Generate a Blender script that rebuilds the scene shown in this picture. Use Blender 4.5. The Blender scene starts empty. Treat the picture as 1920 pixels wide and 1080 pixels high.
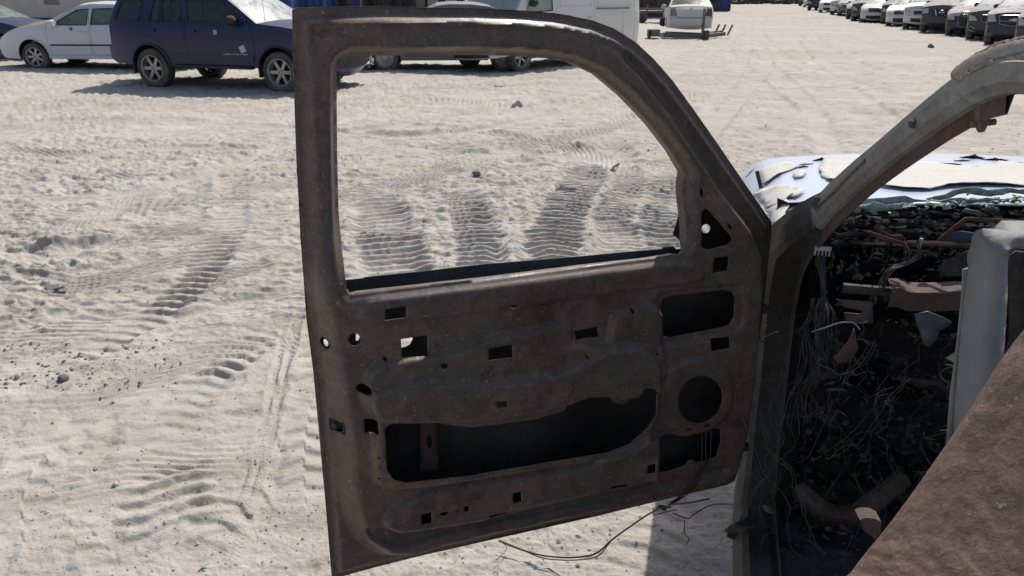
import bpy, bmesh, math, random
import numpy as np
from mathutils import Vector, Matrix
from mathutils.geometry import delaunay_2d_cdt

# ---------------------------------------------------------------- camera, sky, sun, exposure
SC = bpy.context.scene
COL = SC.collection
H, FPX, PITCH = 1.75, 1400.0, math.radians(21.7)
cam_d = bpy.data.cameras.new('camera'); cam = bpy.data.objects.new('camera', cam_d); COL.objects.link(cam)
cam_d.lens = FPX / 1920 * 36; cam_d.sensor_width = 36; cam_d.clip_start = .02; cam_d.clip_end = 2000
cam.location = (0, 0, H); cam.rotation_euler = (math.pi / 2 - PITCH, 0, 0)
SC.camera = cam
SUN_EL, SUN_AZ = math.radians(50), math.radians(26)
world = bpy.data.worlds.new('World'); SC.world = world; world.use_nodes = True
wn = world.node_tree; wn.nodes.clear()
sky = wn.nodes.new('ShaderNodeTexSky'); sky.sky_type = 'NISHITA'; sky.sun_disc = False
sky.sun_elevation = SUN_EL; sky.sun_rotation = SUN_AZ; sky.dust_density = 3.0; sky.air_density = 1.0
bg = wn.nodes.new('ShaderNodeBackground'); bg.inputs[1].default_value = .11
wo = wn.nodes.new('ShaderNodeOutputWorld')
wn.links.new(sky.outputs[0], bg.inputs[0]); wn.links.new(bg.outputs[0], wo.inputs[0])
sun_d = bpy.data.lights.new('sun', 'SUN'); sun = bpy.data.objects.new('sun', sun_d); COL.objects.link(sun)
sun_d.energy = 4.0; sun_d.angle = math.radians(.5); sun_d.color = (1, .96, .895)
sdir = Vector((math.sin(SUN_AZ) * math.cos(SUN_EL), math.cos(SUN_AZ) * math.cos(SUN_EL), math.sin(SUN_EL)))
sun.rotation_euler = sdir.to_track_quat('Z', 'Y').to_euler(); sun.location = (5, 10, 20)
SC.view_settings.view_transform = 'Standard'; SC.view_settings.look = 'None'
SC.view_settings.exposure = 0.0; SC.view_settings.gamma = 1.0; SC.view_settings.use_curve_mapping = False

# ---------------------------------------------------------------- helpers
def ray(x, y):
    cx, cy = (x - 960) / FPX, (y - 540) / FPX
    return Vector((cx, math.cos(PITCH) - cy * math.sin(PITCH), -math.sin(PITCH) - cy * math.cos(PITCH)))
def ground(x, y, z=0.0):
    d = ray(x, y); t = (z - H) / d.z
    return Vector((d.x * t, d.y * t, z))
def onplane(x, y, p0, n):
    d = ray(x, y); c = Vector((0, 0, H)); t = (Vector(p0) - c).dot(n) / d.dot(n)
    return c + d * t

def link(o, parent=None):
    COL.objects.link(o)
    if parent is not None: o.parent = parent
    return o
def mk(name, verts, faces, mat, parent=None, smooth=0.6, loc=None):
    me = bpy.data.meshes.new(name)
    me.from_pydata([tuple(v) for v in verts], [], faces)
    if mat is not None: me.materials.append(mat)
    if smooth:
        me.polygons.foreach_set('use_smooth', [True] * len(me.polygons))
        me.update()
        if smooth < 3: me.set_sharp_from_angle(angle=smooth)
    me.update()
    o = bpy.data.objects.new(name, me)
    if loc: o.location = loc
    return link(o, parent)
def empty(name, loc=(0, 0, 0), rz=0.0, parent=None):
    o = bpy.data.objects.new(name, None); o.location = loc; o.rotation_euler = (0, 0, rz); o.empty_display_size = .2
    return link(o, parent)
def tag(o, label=None, cat=None, group=None, kind=None):
    if label: o['label'] = label
    if cat: o['category'] = cat
    if group: o['group'] = group
    if kind: o['kind'] = kind
    return o
class MB:
    def __init__(s): s.v = []; s.f = []
    def add(s, v, f):
        n = len(s.v); s.v += [Vector(a) for a in v]; s.f += [tuple(i + n for i in q) for q in f]; return s
    def box(s, c, d, rot=None, taper=1.0):
        hx, hy, hz = d[0] / 2, d[1] / 2, d[2] / 2
        vs = []
        for sz, k in ((-1, 1.0), (1, taper)):
            for sx, sy in ((-1, -1), (1, -1), (1, 1), (-1, 1)):
                v = Vector((sx * hx * k, sy * hy * k, sz * hz))
                if rot is not None: v = rot @ v
                vs.append(v + Vector(c))
        return s.add(vs, [(3, 2, 1, 0), (4, 5, 6, 7), (0, 1, 5, 4), (1, 2, 6, 5), (2, 3, 7, 6), (3, 0, 4, 7)])
    def bar(s, a, b, w, h, up=(0, 0, 1)):
        a, b = Vector(a), Vector(b); d = (b - a); L = d.length; d.normalize()
        u = Vector(up); x = d.cross(u)
        if x.length < 1e-4: x = d.cross(Vector((1, 0, 0)))
        x.normalize(); z = x.cross(d)
        R = Matrix((x, d, z)).transposed()
        return s.box((a + b) / 2, (w, L, h), R)
    def tube(s, pts, r, n=6, caps=True):
        pts = [Vector(p) for p in pts]; m = len(pts); base = len(s.v)
        rr = r if isinstance(r, (list, tuple)) else [r] * m
        ref = Vector((0.13, 0.21, .97))
        for i, p in enumerate(pts):
            t = (pts[min(i + 1, m - 1)] - pts[max(i - 1, 0)]).normalized()
            x = t.cross(ref)
            if x.length < .1: x = t.cross(Vector((1, 0, 0)))
            x.normalize(); y = t.cross(x)
            for k in range(n):
                a = 2 * math.pi * k / n
                s.v.append(p + (x * math.cos(a) + y * math.sin(a)) * rr[i])
        for i in range(m - 1):
            for k in range(n):
                a = base + i * n + k; b = base + i * n + (k + 1) % n
                s.f.append((a, b, b + n, a + n))
        if caps:
            s.f.append(tuple(base + k for k in range(n))[::-1]); s.f.append(tuple(base + (m - 1) * n + k for k in range(n)))
        return s
    def lathe(s, prof, axis='y', c=(0, 0, 0), n=24, close=False):
        base = len(s.v); m = len(prof); c = Vector(c)
        for i in range(n):
            a = 2 * math.pi * i / n; ca, sa = math.cos(a), math.sin(a)
            for (r, h) in prof:
                s.v.append(c + (Vector((r * ca, h, r * sa)) if axis == 'y' else Vector((r * ca, r * sa, h)) if axis == 'z' else Vector((h, r * ca, r * sa))))
        for i in range(n):
            j = (i + 1) % n
            for k in range(m - 1 + (1 if close else 0)):
                k2 = (k + 1) % m
                s.f.append((base + i * m + k, base + j * m + k, base + j * m + k2, base + i * m + k2))
        return s
    def prism(s, poly, thick, fr):          # poly in 2D, fr(u,v,w) -> 3D
        n = len(poly)
        v = [fr(a, b, 0) for a, b in poly] + [fr(a, b, thick) for a, b in poly]
        return s.add(v, [tuple(range(n))[::-1], tuple(range(n, 2 * n))] + [(i, (i + 1) % n, (i + 1) % n + n, i + n) for i in range(n)])
    def build(s, name, mat, parent=None, smooth=.6, loc=None):
        return mk(name, s.v, s.f, mat, parent, smooth, loc)
def catmull(pts, n=8, closed=False):
    P = [Vector(p) for p in pts]; out = []; m = len(P)
    rng = range(m) if closed else range(m - 1)
    for i in rng:
        if closed: a, b, c, d = P[i - 1], P[i], P[(i + 1) % m], P[(i + 2) % m]
        else: a, b, c, d = P[max(i - 1, 0)], P[i], P[i + 1], P[min(i + 2, m - 1)]
        for k in range(n):
            t = k / n
            out.append(.5 * ((2 * b) + (c - a) * t + (2 * a - 5 * b + 4 * c - d) * t * t + (3 * b - a - 3 * c + d) * t ** 3))
    if not closed: out.append(P[-1])
    return out
# numpy 2D tools
def inpoly(P, poly):
    x, y = P[:, 0], P[:, 1]; ins = np.zeros(len(P), bool); n = len(poly)
    for i in range(n):
        x1, y1 = poly[i]; x2, y2 = poly[(i + 1) % n]
        if y1 == y2: continue
        c = ((y1 > y) != (y2 > y)) & (x < (x2 - x1) * (y - y1) / (y2 - y1) + x1)
        ins ^= c
    return ins
def segdist(P, poly, closed=True):
    d = np.full(len(P), 1e9); n = len(poly)
    for i in range(n if closed else n - 1):
        a = np.array(poly[i], float); b = np.array(poly[(i + 1) % n], float); ab = b - a; L = (ab ** 2).sum() + 1e-12
        t = np.clip(((P - a) @ ab) / L, 0, 1); q = P - a - t[:, None] * ab
        d = np.minimum(d, np.sqrt((q ** 2).sum(1)))
    return d
def sdist(P, poly): return np.where(inpoly(P, poly), 1, -1) * segdist(P, poly)   # positive inside
def sst(x, a=0.0, b=1.0):
    t = np.clip((x - a) / (b - a), 0, 1); return t * t * (3 - 2 * t)
def hsh(i, j, seed):
    n = (i.astype(np.int64) * 374761393 + j.astype(np.int64) * 668265263 + seed * 974634777) & 0x7fffffff
    n = ((n ^ (n >> 13)) * 1274126177) & 0x7fffffff
    return ((n ^ (n >> 16)) & 0xffff) / 65535.0
def vnoise(x, y, seed=0):
    i, j = np.floor(x), np.floor(y); fx, fy = x - i, y - j
    fx = fx * fx * (3 - 2 * fx); fy = fy * fy * (3 - 2 * fy)
    a, b, c, d = hsh(i, j, seed), hsh(i + 1, j, seed), hsh(i, j + 1, seed), hsh(i + 1, j + 1, seed)
    return (a + (b - a) * fx) * (1 - fy) + (c + (d - c) * fx) * fy - .5
def resample(poly, step, closed=True):
    out = []; n = len(poly)
    for i in range(n if closed else n - 1):
        a = Vector(poly[i][:2]); b = Vector(poly[(i + 1) % n][:2]); k = max(1, int((b - a).length / step))
        for q in range(k): out.append(tuple(a.lerp(b, q / k)))
    if not closed: out.append(tuple(poly[-1][:2]))
    return out
def sheet2d(outline, holes, step, edge=None):
    """constrained triangulation of a plane outline with holes; returns points (n,2), triangles"""
    edge = edge or step
    loops = [resample(outline, edge)] + [resample(h, edge) for h in holes]
    P = []; E = []
    for L in loops:
        b = len(P); P += L; E += [(b + i, b + (i + 1) % len(L)) for i in range(len(L))]
    xs = [p[0] for p in outline]; ys = [p[1] for p in outline]
    gx = np.arange(min(xs) + step * .5, max(xs), step); gy = np.arange(min(ys) + step * .5, max(ys), step * .87)
    X, Y = np.meshgrid(gx, gy); X = X + (np.arange(len(gy)) % 2)[:, None] * step * .5
    G = np.stack([X.ravel(), Y.ravel()], 1)
    ok = sdist(G, outline) > step * .45
    for h in holes: ok &= sdist(G, h) < -step * .45
    P += [tuple(g) for g in G[ok]]
    v, e, f = delaunay_2d_cdt([Vector(p) for p in P], E, [], 0, 1e-6, False)[:3]
    V = np.array([tuple(a) for a in v]); F = np.array([tuple(q) for q in f])
    C = V[F].mean(1); keep = inpoly(C, outline)
    for h in holes: keep &= ~inpoly(C, h)
    return V, [tuple(int(a) for a in q) for q in F[keep]]
def inset(poly, d):
    n = len(poly); area = sum(poly[i][0] * poly[(i + 1) % n][1] - poly[(i + 1) % n][0] * poly[i][1] for i in range(n)); s = 1 if area > 0 else -1
    out = []
    for i in range(n):
        a, b, c = Vector(poly[i - 1]), Vector(poly[i]), Vector(poly[(i + 1) % n])
        e1 = (b - a).normalized(); e2 = (c - b).normalized()
        m = Vector((-e1.y - e2.y, e1.x + e2.x)) * s
        L = m.length
        if L < .2: out.append(tuple(b)); continue
        m /= L; k = d / max(.5, m.dot(Vector((-e1.y, e1.x)) * s))
        out.append(tuple(b + m * k))
    return out
def rnd_poly(cx, cy, r, n, rng, j=.35):
    return [(cx + r * (1 + rng.uniform(-j, j)) * math.cos(2 * math.pi * k / n), cy + r * (1 + rng.uniform(-j, j)) * math.sin(2 * math.pi * k / n)) for k in range(n)]

# ---------------------------------------------------------------- materials
def newmat(name):
    m = bpy.data.materials.new(name); m.use_nodes = True; nt = m.node_tree; b = nt.nodes['Principled BSDF']
    return m, nt, b
def N(nt, typ, **kw):
    n = nt.nodes.new(typ)
    for k, v in kw.items():
        if k in n.inputs: n.inputs[k].default_value = v
        else: setattr(n, k, v)
    return n
def noise(nt, scale, detail=5, rough=.6, coord='Object', stretch=None, dist=0.0):
    tc = nt.nodes.new('ShaderNodeTexCoord'); n = N(nt, 'ShaderNodeTexNoise', Scale=scale, Detail=detail, Roughness=rough, Distortion=dist)
    if stretch:
        mp = nt.nodes.new('ShaderNodeMapping'); mp.inputs['Scale'].default_value = stretch
        nt.links.new(tc.outputs[coord], mp.inputs[0]); nt.links.new(mp.outputs[0], n.inputs['Vector'])
    else: nt.links.new(tc.outputs[coord], n.inputs['Vector'])
    return n.outputs['Fac']
def ramp(nt, fac, stops):
    r = nt.nodes.new('ShaderNodeValToRGB'); el = r.color_ramp.elements
    while len(el) < len(stops): el.new(.5)
    for e, (p, c) in zip(el, stops):
        e.position = p; e.color = (c[0], c[1], c[2], 1) if isinstance(c, (tuple, list)) else (c, c, c, 1)
    nt.links.new(fac, r.inputs[0]); return r.outputs[0]
def mixc(nt, fac, a, b, mode='MIX'):
    m = nt.nodes.new('ShaderNodeMix'); m.data_type = 'RGBA'; m.blend_type = mode
    if isinstance(fac, (int, float)): m.inputs[0].default_value = fac
    else: nt.links.new(fac, m.inputs[0])
    for s, v in ((6, a), (7, b)):
        if isinstance(v, tuple): m.inputs[s].default_value = (*v[:3], 1)
        else: nt.links.new(v, m.inputs[s])
    return m.outputs[2]
def bump(nt, b, h, strength, dist=.01, prev=None):
    n = nt.nodes.new('ShaderNodeBump'); n.inputs['Strength'].default_value = strength; n.inputs['Distance'].default_value = dist
    nt.links.new(h, n.inputs['Height'])
    if prev: nt.links.new(prev, n.inputs['Normal'])
    nt.links.new(n.outputs[0], b.inputs['Normal']); return n.outputs[0]
def mat_simple(name, col, rough=.5, metal=0.0, var=.15, scale=6, dust=None, bmp=.0, spec=.5):
    m, nt, b = newmat(name)
    f = noise(nt, scale, 6)
    c = ramp(nt, f, [(.3, tuple(x * (1 - var) for x in col)), (.7, tuple(min(1, x * (1 + var)) for x in col))])
    if dust:
        g = noise(nt, 2.3, 7, .65)
        c = mixc(nt, ramp(nt, g, [(.5 - dust * .3, 0.0), (.75, min(1.0, dust))]), c, (.36, .31, .26))
        nt.links.new(ramp(nt, g, [(.35, rough), (.75, min(1, rough + .35))]), b.inputs['Roughness'])
    else: b.inputs['Roughness'].default_value = rough
    nt.links.new(c, b.inputs['Base Color'])
    b.inputs['Metallic'].default_value = metal; b.inputs['Specular IOR Level'].default_value = spec
    if bmp: bump(nt, b, noise(nt, scale * 8, 6), bmp, .01)
    return m
def mat_paint(name, col, dust=.35, rough=.3):
    """car paint under a settled film of yard dust: thicker on faces that look up"""
    m, nt, b = newmat(name)
    geo = nt.nodes.new('ShaderNodeNewGeometry'); sx = nt.nodes.new('ShaderNodeSeparateXYZ'); nt.links.new(geo.outputs['Normal'], sx.inputs[0])
    up = ramp(nt, sx.outputs[2], [(.10, .05), (.9, 1.0)])
    g = ramp(nt, noise(nt, 3.1, 8, .7), [(.25, .25), (.75, 1.0)])
    mu = nt.nodes.new('ShaderNodeMath'); mu.operation = 'MULTIPLY'; nt.links.new(up, mu.inputs[0]); nt.links.new(g, mu.inputs[1])
    mu2 = nt.nodes.new('ShaderNodeMath'); mu2.operation = 'MULTIPLY'; mu2.inputs[1].default_value = dust * 1.6; mu2.use_clamp = True; nt.links.new(mu.outputs[0], mu2.inputs[0])
    nt.links.new(mixc(nt, mu2.outputs[0], col, (.34, .30, .26)), b.inputs['Base Color'])
    nt.links.new(ramp(nt, mu2.outputs[0], [(0, rough), (.5, .75)]), b.inputs['Roughness'])
    bump(nt, b, noise(nt, 60, 4), .05, .002)
    return m
def mat_glass(name, col, opac=.75, dustc=(.3, .3, .27), dust=.4):
    m, nt, b = newmat(name)
    g = ramp(nt, noise(nt, 4, 7, .65), [(.3, 0.0), (.8, dust)])
    nt.links.new(mixc(nt, g, col, dustc), b.inputs['Base Color'])
    b.inputs['Roughness'].default_value = .12
    nt.links.new(ramp(nt, g, [(0, .08), (.5, .5)]), b.inputs['Roughness'])
    tr = nt.nodes.new('ShaderNodeBsdfTransparent'); tr.inputs[0].default_value = (.75, .9, .82, 1)
    mx = nt.nodes.new('ShaderNodeMixShader'); mx.inputs[0].default_value = opac
    nt.links.new(tr.outputs[0], mx.inputs[1]); nt.links.new(b.outputs[0], mx.inputs[2])
    nt.links.new(mx.outputs[0], nt.nodes['Material Output'].inputs[0])
    return m
def mat_rust(name, c0, c1, c2, scale=9, rough=(.45, .85), bmp=.35, speck=(.30, .22, .17), speck_amt=.5, grain=260, mot_amt=.5, grey=.75):
    m, nt, b = newmat(name)
    a = noise(nt, scale, 9, .68, dist=.4); s2 = noise(nt, scale * .35, 5, .6)
    c = ramp(nt, a, [(.32, c0), (.5, c1), (.68, c2)])
    c = mixc(nt, ramp(nt, s2, [(.4, 0.0), (.62, grey)]), c, tuple((x + y) / 2 for x, y in zip(c0, (.21, .205, .195))))
    mot = noise(nt, scale * 6, 6, .75, dist=.8)
    c = mixc(nt, ramp(nt, mot, [(.36, .75 * mot_amt), (.52, 0.0)]), c, tuple(x * .45 for x in c0))
    c = mixc(nt, ramp(nt, mot, [(.54, 0.0), (.72, .55 * mot_amt)]), c, tuple(min(1, x * 1.35) for x in c2))
    fine = noise(nt, grain, 4, .7)
    c = mixc(nt, ramp(nt, fine, [(.3, .45), (.7, 0.0)]), c, tuple(x * .35 for x in c0))
    sp = noise(nt, max(60, grain * .45), 3, .8)
    c = mixc(nt, ramp(nt, sp, [(.63, 0.0), (.71, speck_amt)]), c, speck)
    nt.links.new(c, b.inputs['Base Color'])
    nt.links.new(ramp(nt, a, [(.35, rough[0]), (.7, rough[1])]), b.inputs['Roughness'])
    b.inputs['Specular IOR Level'].default_value = .5
    p = bump(nt, b, fine, bmp, .0015); bump(nt, b, noise(nt, 60, 7, .7), bmp * .8, .003, p)
    return m
M = {}
M['rust_door'] = mat_rust('burnt_door_steel', (.095, .062, .048), (.165, .112, .086), (.30, .18, .12), 6, (.36, .70), .30, (.42, .33, .26), .8, 200, .6, .6)
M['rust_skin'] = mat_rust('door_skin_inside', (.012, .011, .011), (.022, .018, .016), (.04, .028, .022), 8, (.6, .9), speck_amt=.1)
M['rust_lit'] = mat_rust('pitted_brown_rust', (.10, .052, .037), (.175, .10, .072), (.25, .155, .115), 22, (.65, .95), .45, (.42, .34, .30), .6, 300, .5, .25)
M['rust_roof'] = mat_rust('roof_rust', (.12, .085, .070), (.18, .132, .112), (.25, .19, .16), 14, (.75, .95), .7, (.42, .36, .32), .5, 180)
M['rust_red'] = mat_rust('orange_rust', (.07, .032, .022), (.13, .06, .04), (.20, .10, .065), 20, (.7, .95), .5, speck_amt=.3)
M['ash'] = mat_rust('ash_grey_steel', (.10, .098, .092), (.17, .165, .155), (.26, .25, .23), 10, (.55, .85), .4, (.4, .38, .35), .5)
M['pillar'] = mat_rust('pillar_steel', (.22, .22, .20), (.32, .32, .295), (.42, .41, .385), 9, (.45, .8), .4, (.24, .15, .10), .6, 260, .5)
M['char'] = mat_rust('char_black', (.016, .0155, .016), (.034, .032, .031), (.095, .085, .076), 26, (.6, .95), 1.0, (.16, .15, .14), .35, 120)
M['scorch'] = mat_rust('scorched_steel', (.015, .015, .014), (.028, .027, .025), (.05, .047, .043), 12, (.5, .85), .6, (.2, .17, .14), .5)
M['soot'] = mat_simple('soot', (.014, .0135, .014), .95, 0, .5, 40, bmp=.8, spec=.15)
M['bracket'] = mat_simple('grey_bracket_steel', (.27, .275, .285), .62, .0, .25, 7, dust=.2, bmp=.35)
def mat_ground():
    m, nt, b = newmat('yard_sand')
    big = noise(nt, .35, 6, .62); mid = noise(nt, 2.2, 8, .68, stretch=(1, 1.5, 1)); fine = noise(nt, 28, 8, .72)
    c = ramp(nt, mid, [(.30, (.37, .33, .285)), (.45, (.44, .40, .355)), (.60, (.50, .463, .418)), (.78, (.57, .545, .51))])
    c = mixc(nt, ramp(nt, big, [(.50, 0.0), (.68, .42)]), c, (.61, .60, .58))
    c = mixc(nt, ramp(nt, noise(nt, .8, 7, .7), [(.56, 0.0), (.72, .55)]), c, (.42, .365, .30))
    c = mixc(nt, ramp(nt, fine, [(.30, .42), (.48, 0.0)]), c, (.27, .235, .20))
    c = mixc(nt, ramp(nt, noise(nt, 160, 3, .8), [(.64, 0.0), (.72, .4)]), c, (.66, .63, .6))
    c = mixc(nt, ramp(nt, noise(nt, .22, 6, .7, stretch=(.5, 2.2, 1), dist=.8), [(.52, 0.0), (.66, .5)]), c, (.35, .30, .25))
    # brown marks in drifting bands
    st = noise(nt, 1.1, 8, .75, stretch=(.35, 1.6, 1), dist=.6)
    c = mixc(nt, ramp(nt, st, [(.56, 0.0), (.72, .65)]), c, (.26, .215, .18))
    c = mixc(nt, ramp(nt, noise(nt, 5.5, 9, .78, stretch=(.45, 1.7, 1), dist=.5), [(.30, .50), (.46, 0.0)]), c, (.25, .21, .175))
    nt.links.new(c, b.inputs['Base Color']); b.inputs['Roughness'].default_value = .95; b.inputs['Specular IOR Level'].default_value = .15
    p = bump(nt, b, fine, .55, .012)
    p = bump(nt, b, noise(nt, 9, 8, .7, stretch=(1, 1.6, 1)), .5, .03, p)
    bump(nt, b, noise(nt, 170, 4, .7), .4, .003, p)
    return m
M['ground'] = mat_ground()
M['tyre'] = mat_simple('tyre_rubber', (.035, .034, .033), .85, 0, .3, 14, dust=.55, bmp=.3)
M['alloy'] = mat_simple('alloy_rim', (.42, .41, .40), .35, .6, .2, 20, dust=.4)
M['dark'] = mat_simple('black_plastic', (.022, .022, .023), .6, 0, .2, 10, dust=.2)
M['under'] = mat_simple('underbody_black', (.012, .012, .012), .9)
M['chrome'] = mat_simple('dull_chrome', (.5, .5, .5), .25, .9, .1, 10, dust=.25)
M['lamp'] = mat_simple('headlamp_lens', (.48, .47, .42), .18, 0, .2, 20, dust=.35)
M['lampred'] = mat_simple('tail_lamp', (.10, .03, .025), .25, 0, .2, 14, dust=.5)
M['lampgrey'] = mat_simple('stripped_lamp_socket', (.22, .21, .19), .6, 0, .3, 14)
M['white_sticker'] = mat_simple('paper_sticker', (.55, .56, .55), .7, 0, .1, 30)
M['sticker_print'] = mat_simple('sticker_ink', (.12, .12, .13), .8)
M['glass_dark'] = mat_glass('tinted_glass', (.014, .017, .022), .93, (.16, .16, .16), .3)
M['glass_green'] = mat_glass('dusty_green_glass', (.13, .19, .15), .72, (.34, .38, .31), .8)
M['glass_dusty'] = mat_glass('dusty_windshield', (.30, .34, .35), .86, (.48, .5, .48), .8)
M['glass_clear'] = mat_glass('see_through_glass', (.2, .23, .1), .30, (.3, .3, .2), .5)
M['white'] = mat_paint('white_paint', (.68, .68, .67), .30, .35)
M['whiteblue'] = mat_paint('cool_white_paint', (.62, .65, .70), .2, .35)
M['navy'] = mat_paint('navy_paint', (.003, .010, .066), .08, .3)
M['darkblue'] = mat_paint('dark_blue_paint', (.012, .018, .045), .35, .3)
M['darkgrey'] = mat_paint('dark_grey_paint', (.035, .038, .045), .4, .4)
M['grey'] = mat_paint('grey_paint', (.16, .165, .17), .35, .35)
M['maroon'] = mat_paint('maroon_paint', (.06, .022, .022), .4, .4)
M['tan_burn'] = mat_rust('scorched_hood', (.17, .12, .075), (.33, .25, .17), (.46, .40, .31), 5, (.8, .95), .6)
M['offwhite'] = mat_paint('chalky_white_paint', (.60, .60, .57), .35, .6)
# ---------------------------------------------------------------- the ground
TR = []   # (waypoints in px, width, lug spacing, depth, kind)
def trk(px, w, sp, dep, kind='lug', ang=.35): TR.append(([tuple(ground(*p)[:2]) for p in px], w, sp, dep, kind, ang))
trk([(760, 640), (750, 540), (735, 470), (715, 410), (690, 350)], .50, .11, .034, 'lug', .10)
trk([(900, 640), (890, 560), (900, 480), (880, 400), (850, 350)], .36, .10, .028, 'lug', .15)
trk([(1010, 560), (1025, 500), (1045, 430), (1075, 370), (1120, 310), (1180, 260)], .42, .10, .036, 'lug', .15)
trk([(1290, 560), (1265, 480), (1255, 400), (1260, 340), (1240, 285)], .5, .095, .034, 'lug', -.1)
trk([(560, 400), (640, 372), (760, 345), (880, 305), (1000, 275), (1130, 245), (1210, 215), (1300, 170)], .48, .17, .030, 'dash', .9)
trk([(460, 1120), (400, 1010), (330, 900), (300, 830), (330, 770), (400, 700), (480, 640), (560, 600)], .27, .095, .015, 'lug', .30)
trk([(180, 1110), (140, 1010), (120, 940), (60, 860)], .2, .13, .007, 'lug', .4)
trk([(180, 1060), (330, 1000), (480, 930)], .10, .3, .012, 'flat')
trk([(568, 560), (545, 650), (520, 760), (490, 880), (462, 980), (430, 1090)], .055, .02, .010, 'fine')
trk([(540, 590), (522, 680), (495, 790), (470, 880), (440, 980), (415, 1090)], .045, .02, .008, 'fine')
trk([(-200, 745), (0, 690), (170, 645), (330, 600), (450, 570), (560, 548)], .16, .3, .016, 'flat')
trk([(-50, 850), (160, 760), (330, 690), (520, 640)], .12, .3, .012, 'flat')
trk([(-50, 470), (80, 462), (200, 450), (320, 440)], .12, .3, .028, 'ridge')
trk([(-50, 500), (100, 478), (300, 440)], .25, .3, .02, 'flat')
trk([(180, 475), (300, 440), (380, 420), (460, 408), (560, 390)], .34, .13, .034, 'dash', .9)
trk([(0, 330), (150, 325), (260, 330), (330, 320)], .3, .16, .02, 'dash', .8)
trk([(1130, 1120), (1190, 1060), (1220, 1000), (1240, 940), (1250, 880)], .24, .10, .011, 'lug', .25)
trk([(900, 1100), (1000, 1050), (1120, 1020)], .1, .3, .012, 'ridge')
trk([(1180, 560), (1170, 470), (1150, 400), (1180, 340), (1160, 280)], .36, .085, .028, 'lug', .2)
trk([(600, 330), (760, 300), (940, 290), (1100, 300), (1290, 320)], .3, .12, .018, 'dash', .4)
trk([(-20, 650), (120, 620), (260, 590), (420, 520), (560, 480)], .3, .12, .016, 'dash', .5)
trk([(-20, 410), (160, 400), (330, 380), (520, 350), (640, 340)], .4, .15, .020, 'dash', .7)
trk([(270, 1120), (200, 1020), (130, 960), (60, 930)], .24, .10, .010, 'lug', -.5)
trk([(380, 1120), (360, 1040), (420, 960), (520, 900), (600, 860)], .24, .10, .012, 'lug', .3)
trk([(330, 1120), (290, 1020), (270, 930), (300, 850), (380, 780), (470, 740)], .20, .09, .011, 'lug', -.3)
trk([(-20, 1010), (100, 940), (240, 880), (400, 850), (560, 800)], .22, .10, .010, 'dash', .3)
trk([(-20, 800), (140, 760), (300, 700), (420, 660), (580, 640)], .26, .11, .011, 'dash', .3)
trk([(60, 1100), (40, 980), (60, 880), (160, 800), (300, 740), (420, 720)], .22, .13, .005, 'lug', .4)
trk([(600, 1120), (580, 980), (570, 860), (590, 700), (620, 560)], .2, .12, .007, 'lug', .4)
trk([(-20, 560), (120, 540), (300, 500), (420, 470), (560, 440)], .34, .11, .016, 'dash', -.5)
trk([(20, 460), (140, 420), (260, 370), (380, 330), (540, 300)], .34, .12, .018, 'dash', .6)
trk([(100, 700), (200, 640), (330, 560), (400, 480), (430, 400), (440, 320)], .3, .10, .014, 'lug', .2)
trk([(-20, 280), (160, 290), (320, 280), (560, 285)], .36, .14, .020, 'dash', .7)
trk([(640, 250), (800, 240), (960, 260), (1100, 290), (1200, 340)], .36, .13, .020, 'dash', .4)
trk([(650, 200), (800, 190), (1000, 200), (1200, 180)], .4, .16, .022, 'dash', .6)
trk([(1330, 240), (1390, 180), (1440, 120), (1460, 70)], .4, .14, .022, 'lug', .2)
trk([(1450, 260), (1480, 200), (1530, 150), (1560, 100), (1520, 50)], .4, .14, .020, 'lug', .2)
trk([(1640, 260), (1600, 180), (1560, 120)], .4, .14, .020, 'lug', -.2)
for px in ([(1500, 10), (1530, 40), (1650, 90), (1850, 130)], [(1380, 20), (1360, 70), (1400, 130), (1500, 220)], [(1460, 20), (1500, 90), (1600, 170), (1700, 240)], [(0, 380), (300, 350), (600, 260), (1000, 190), (1260, 110), (1380, 40)], [(0, 200), (300, 195), (700, 170), (1100, 150), (1300, 90)], [(1250, 300), (1330, 200), (1400, 100), (1410, 30)]):
    trk(px, .3, .4, .02, 'flat'); trk([(x + 14, y - 5) for x, y in px], .08, .4, .014, 'ridge')
for px in ([(1330, 60), (1390, 90), (1450, 130), (1520, 200), (1560, 300)], [(1440, 20), (1420, 60), (1440, 110), (1380, 190), (1300, 280)], [(1480, 15), (1490, 60), (1600, 100), (1720, 140), (1900, 190)],
           [(1400, 20), (1440, 80), (1560, 140), (1760, 200)], [(200, 260), (500, 240), (800, 255), (1100, 200), (1300, 120), (1420, 40)], [(0, 230), (300, 225), (560, 240)], [(1500, 30), (1540, 80), (1640, 130), (1780, 165)]):
    trk(px, .35, .4, .022, 'flat'); 
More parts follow.
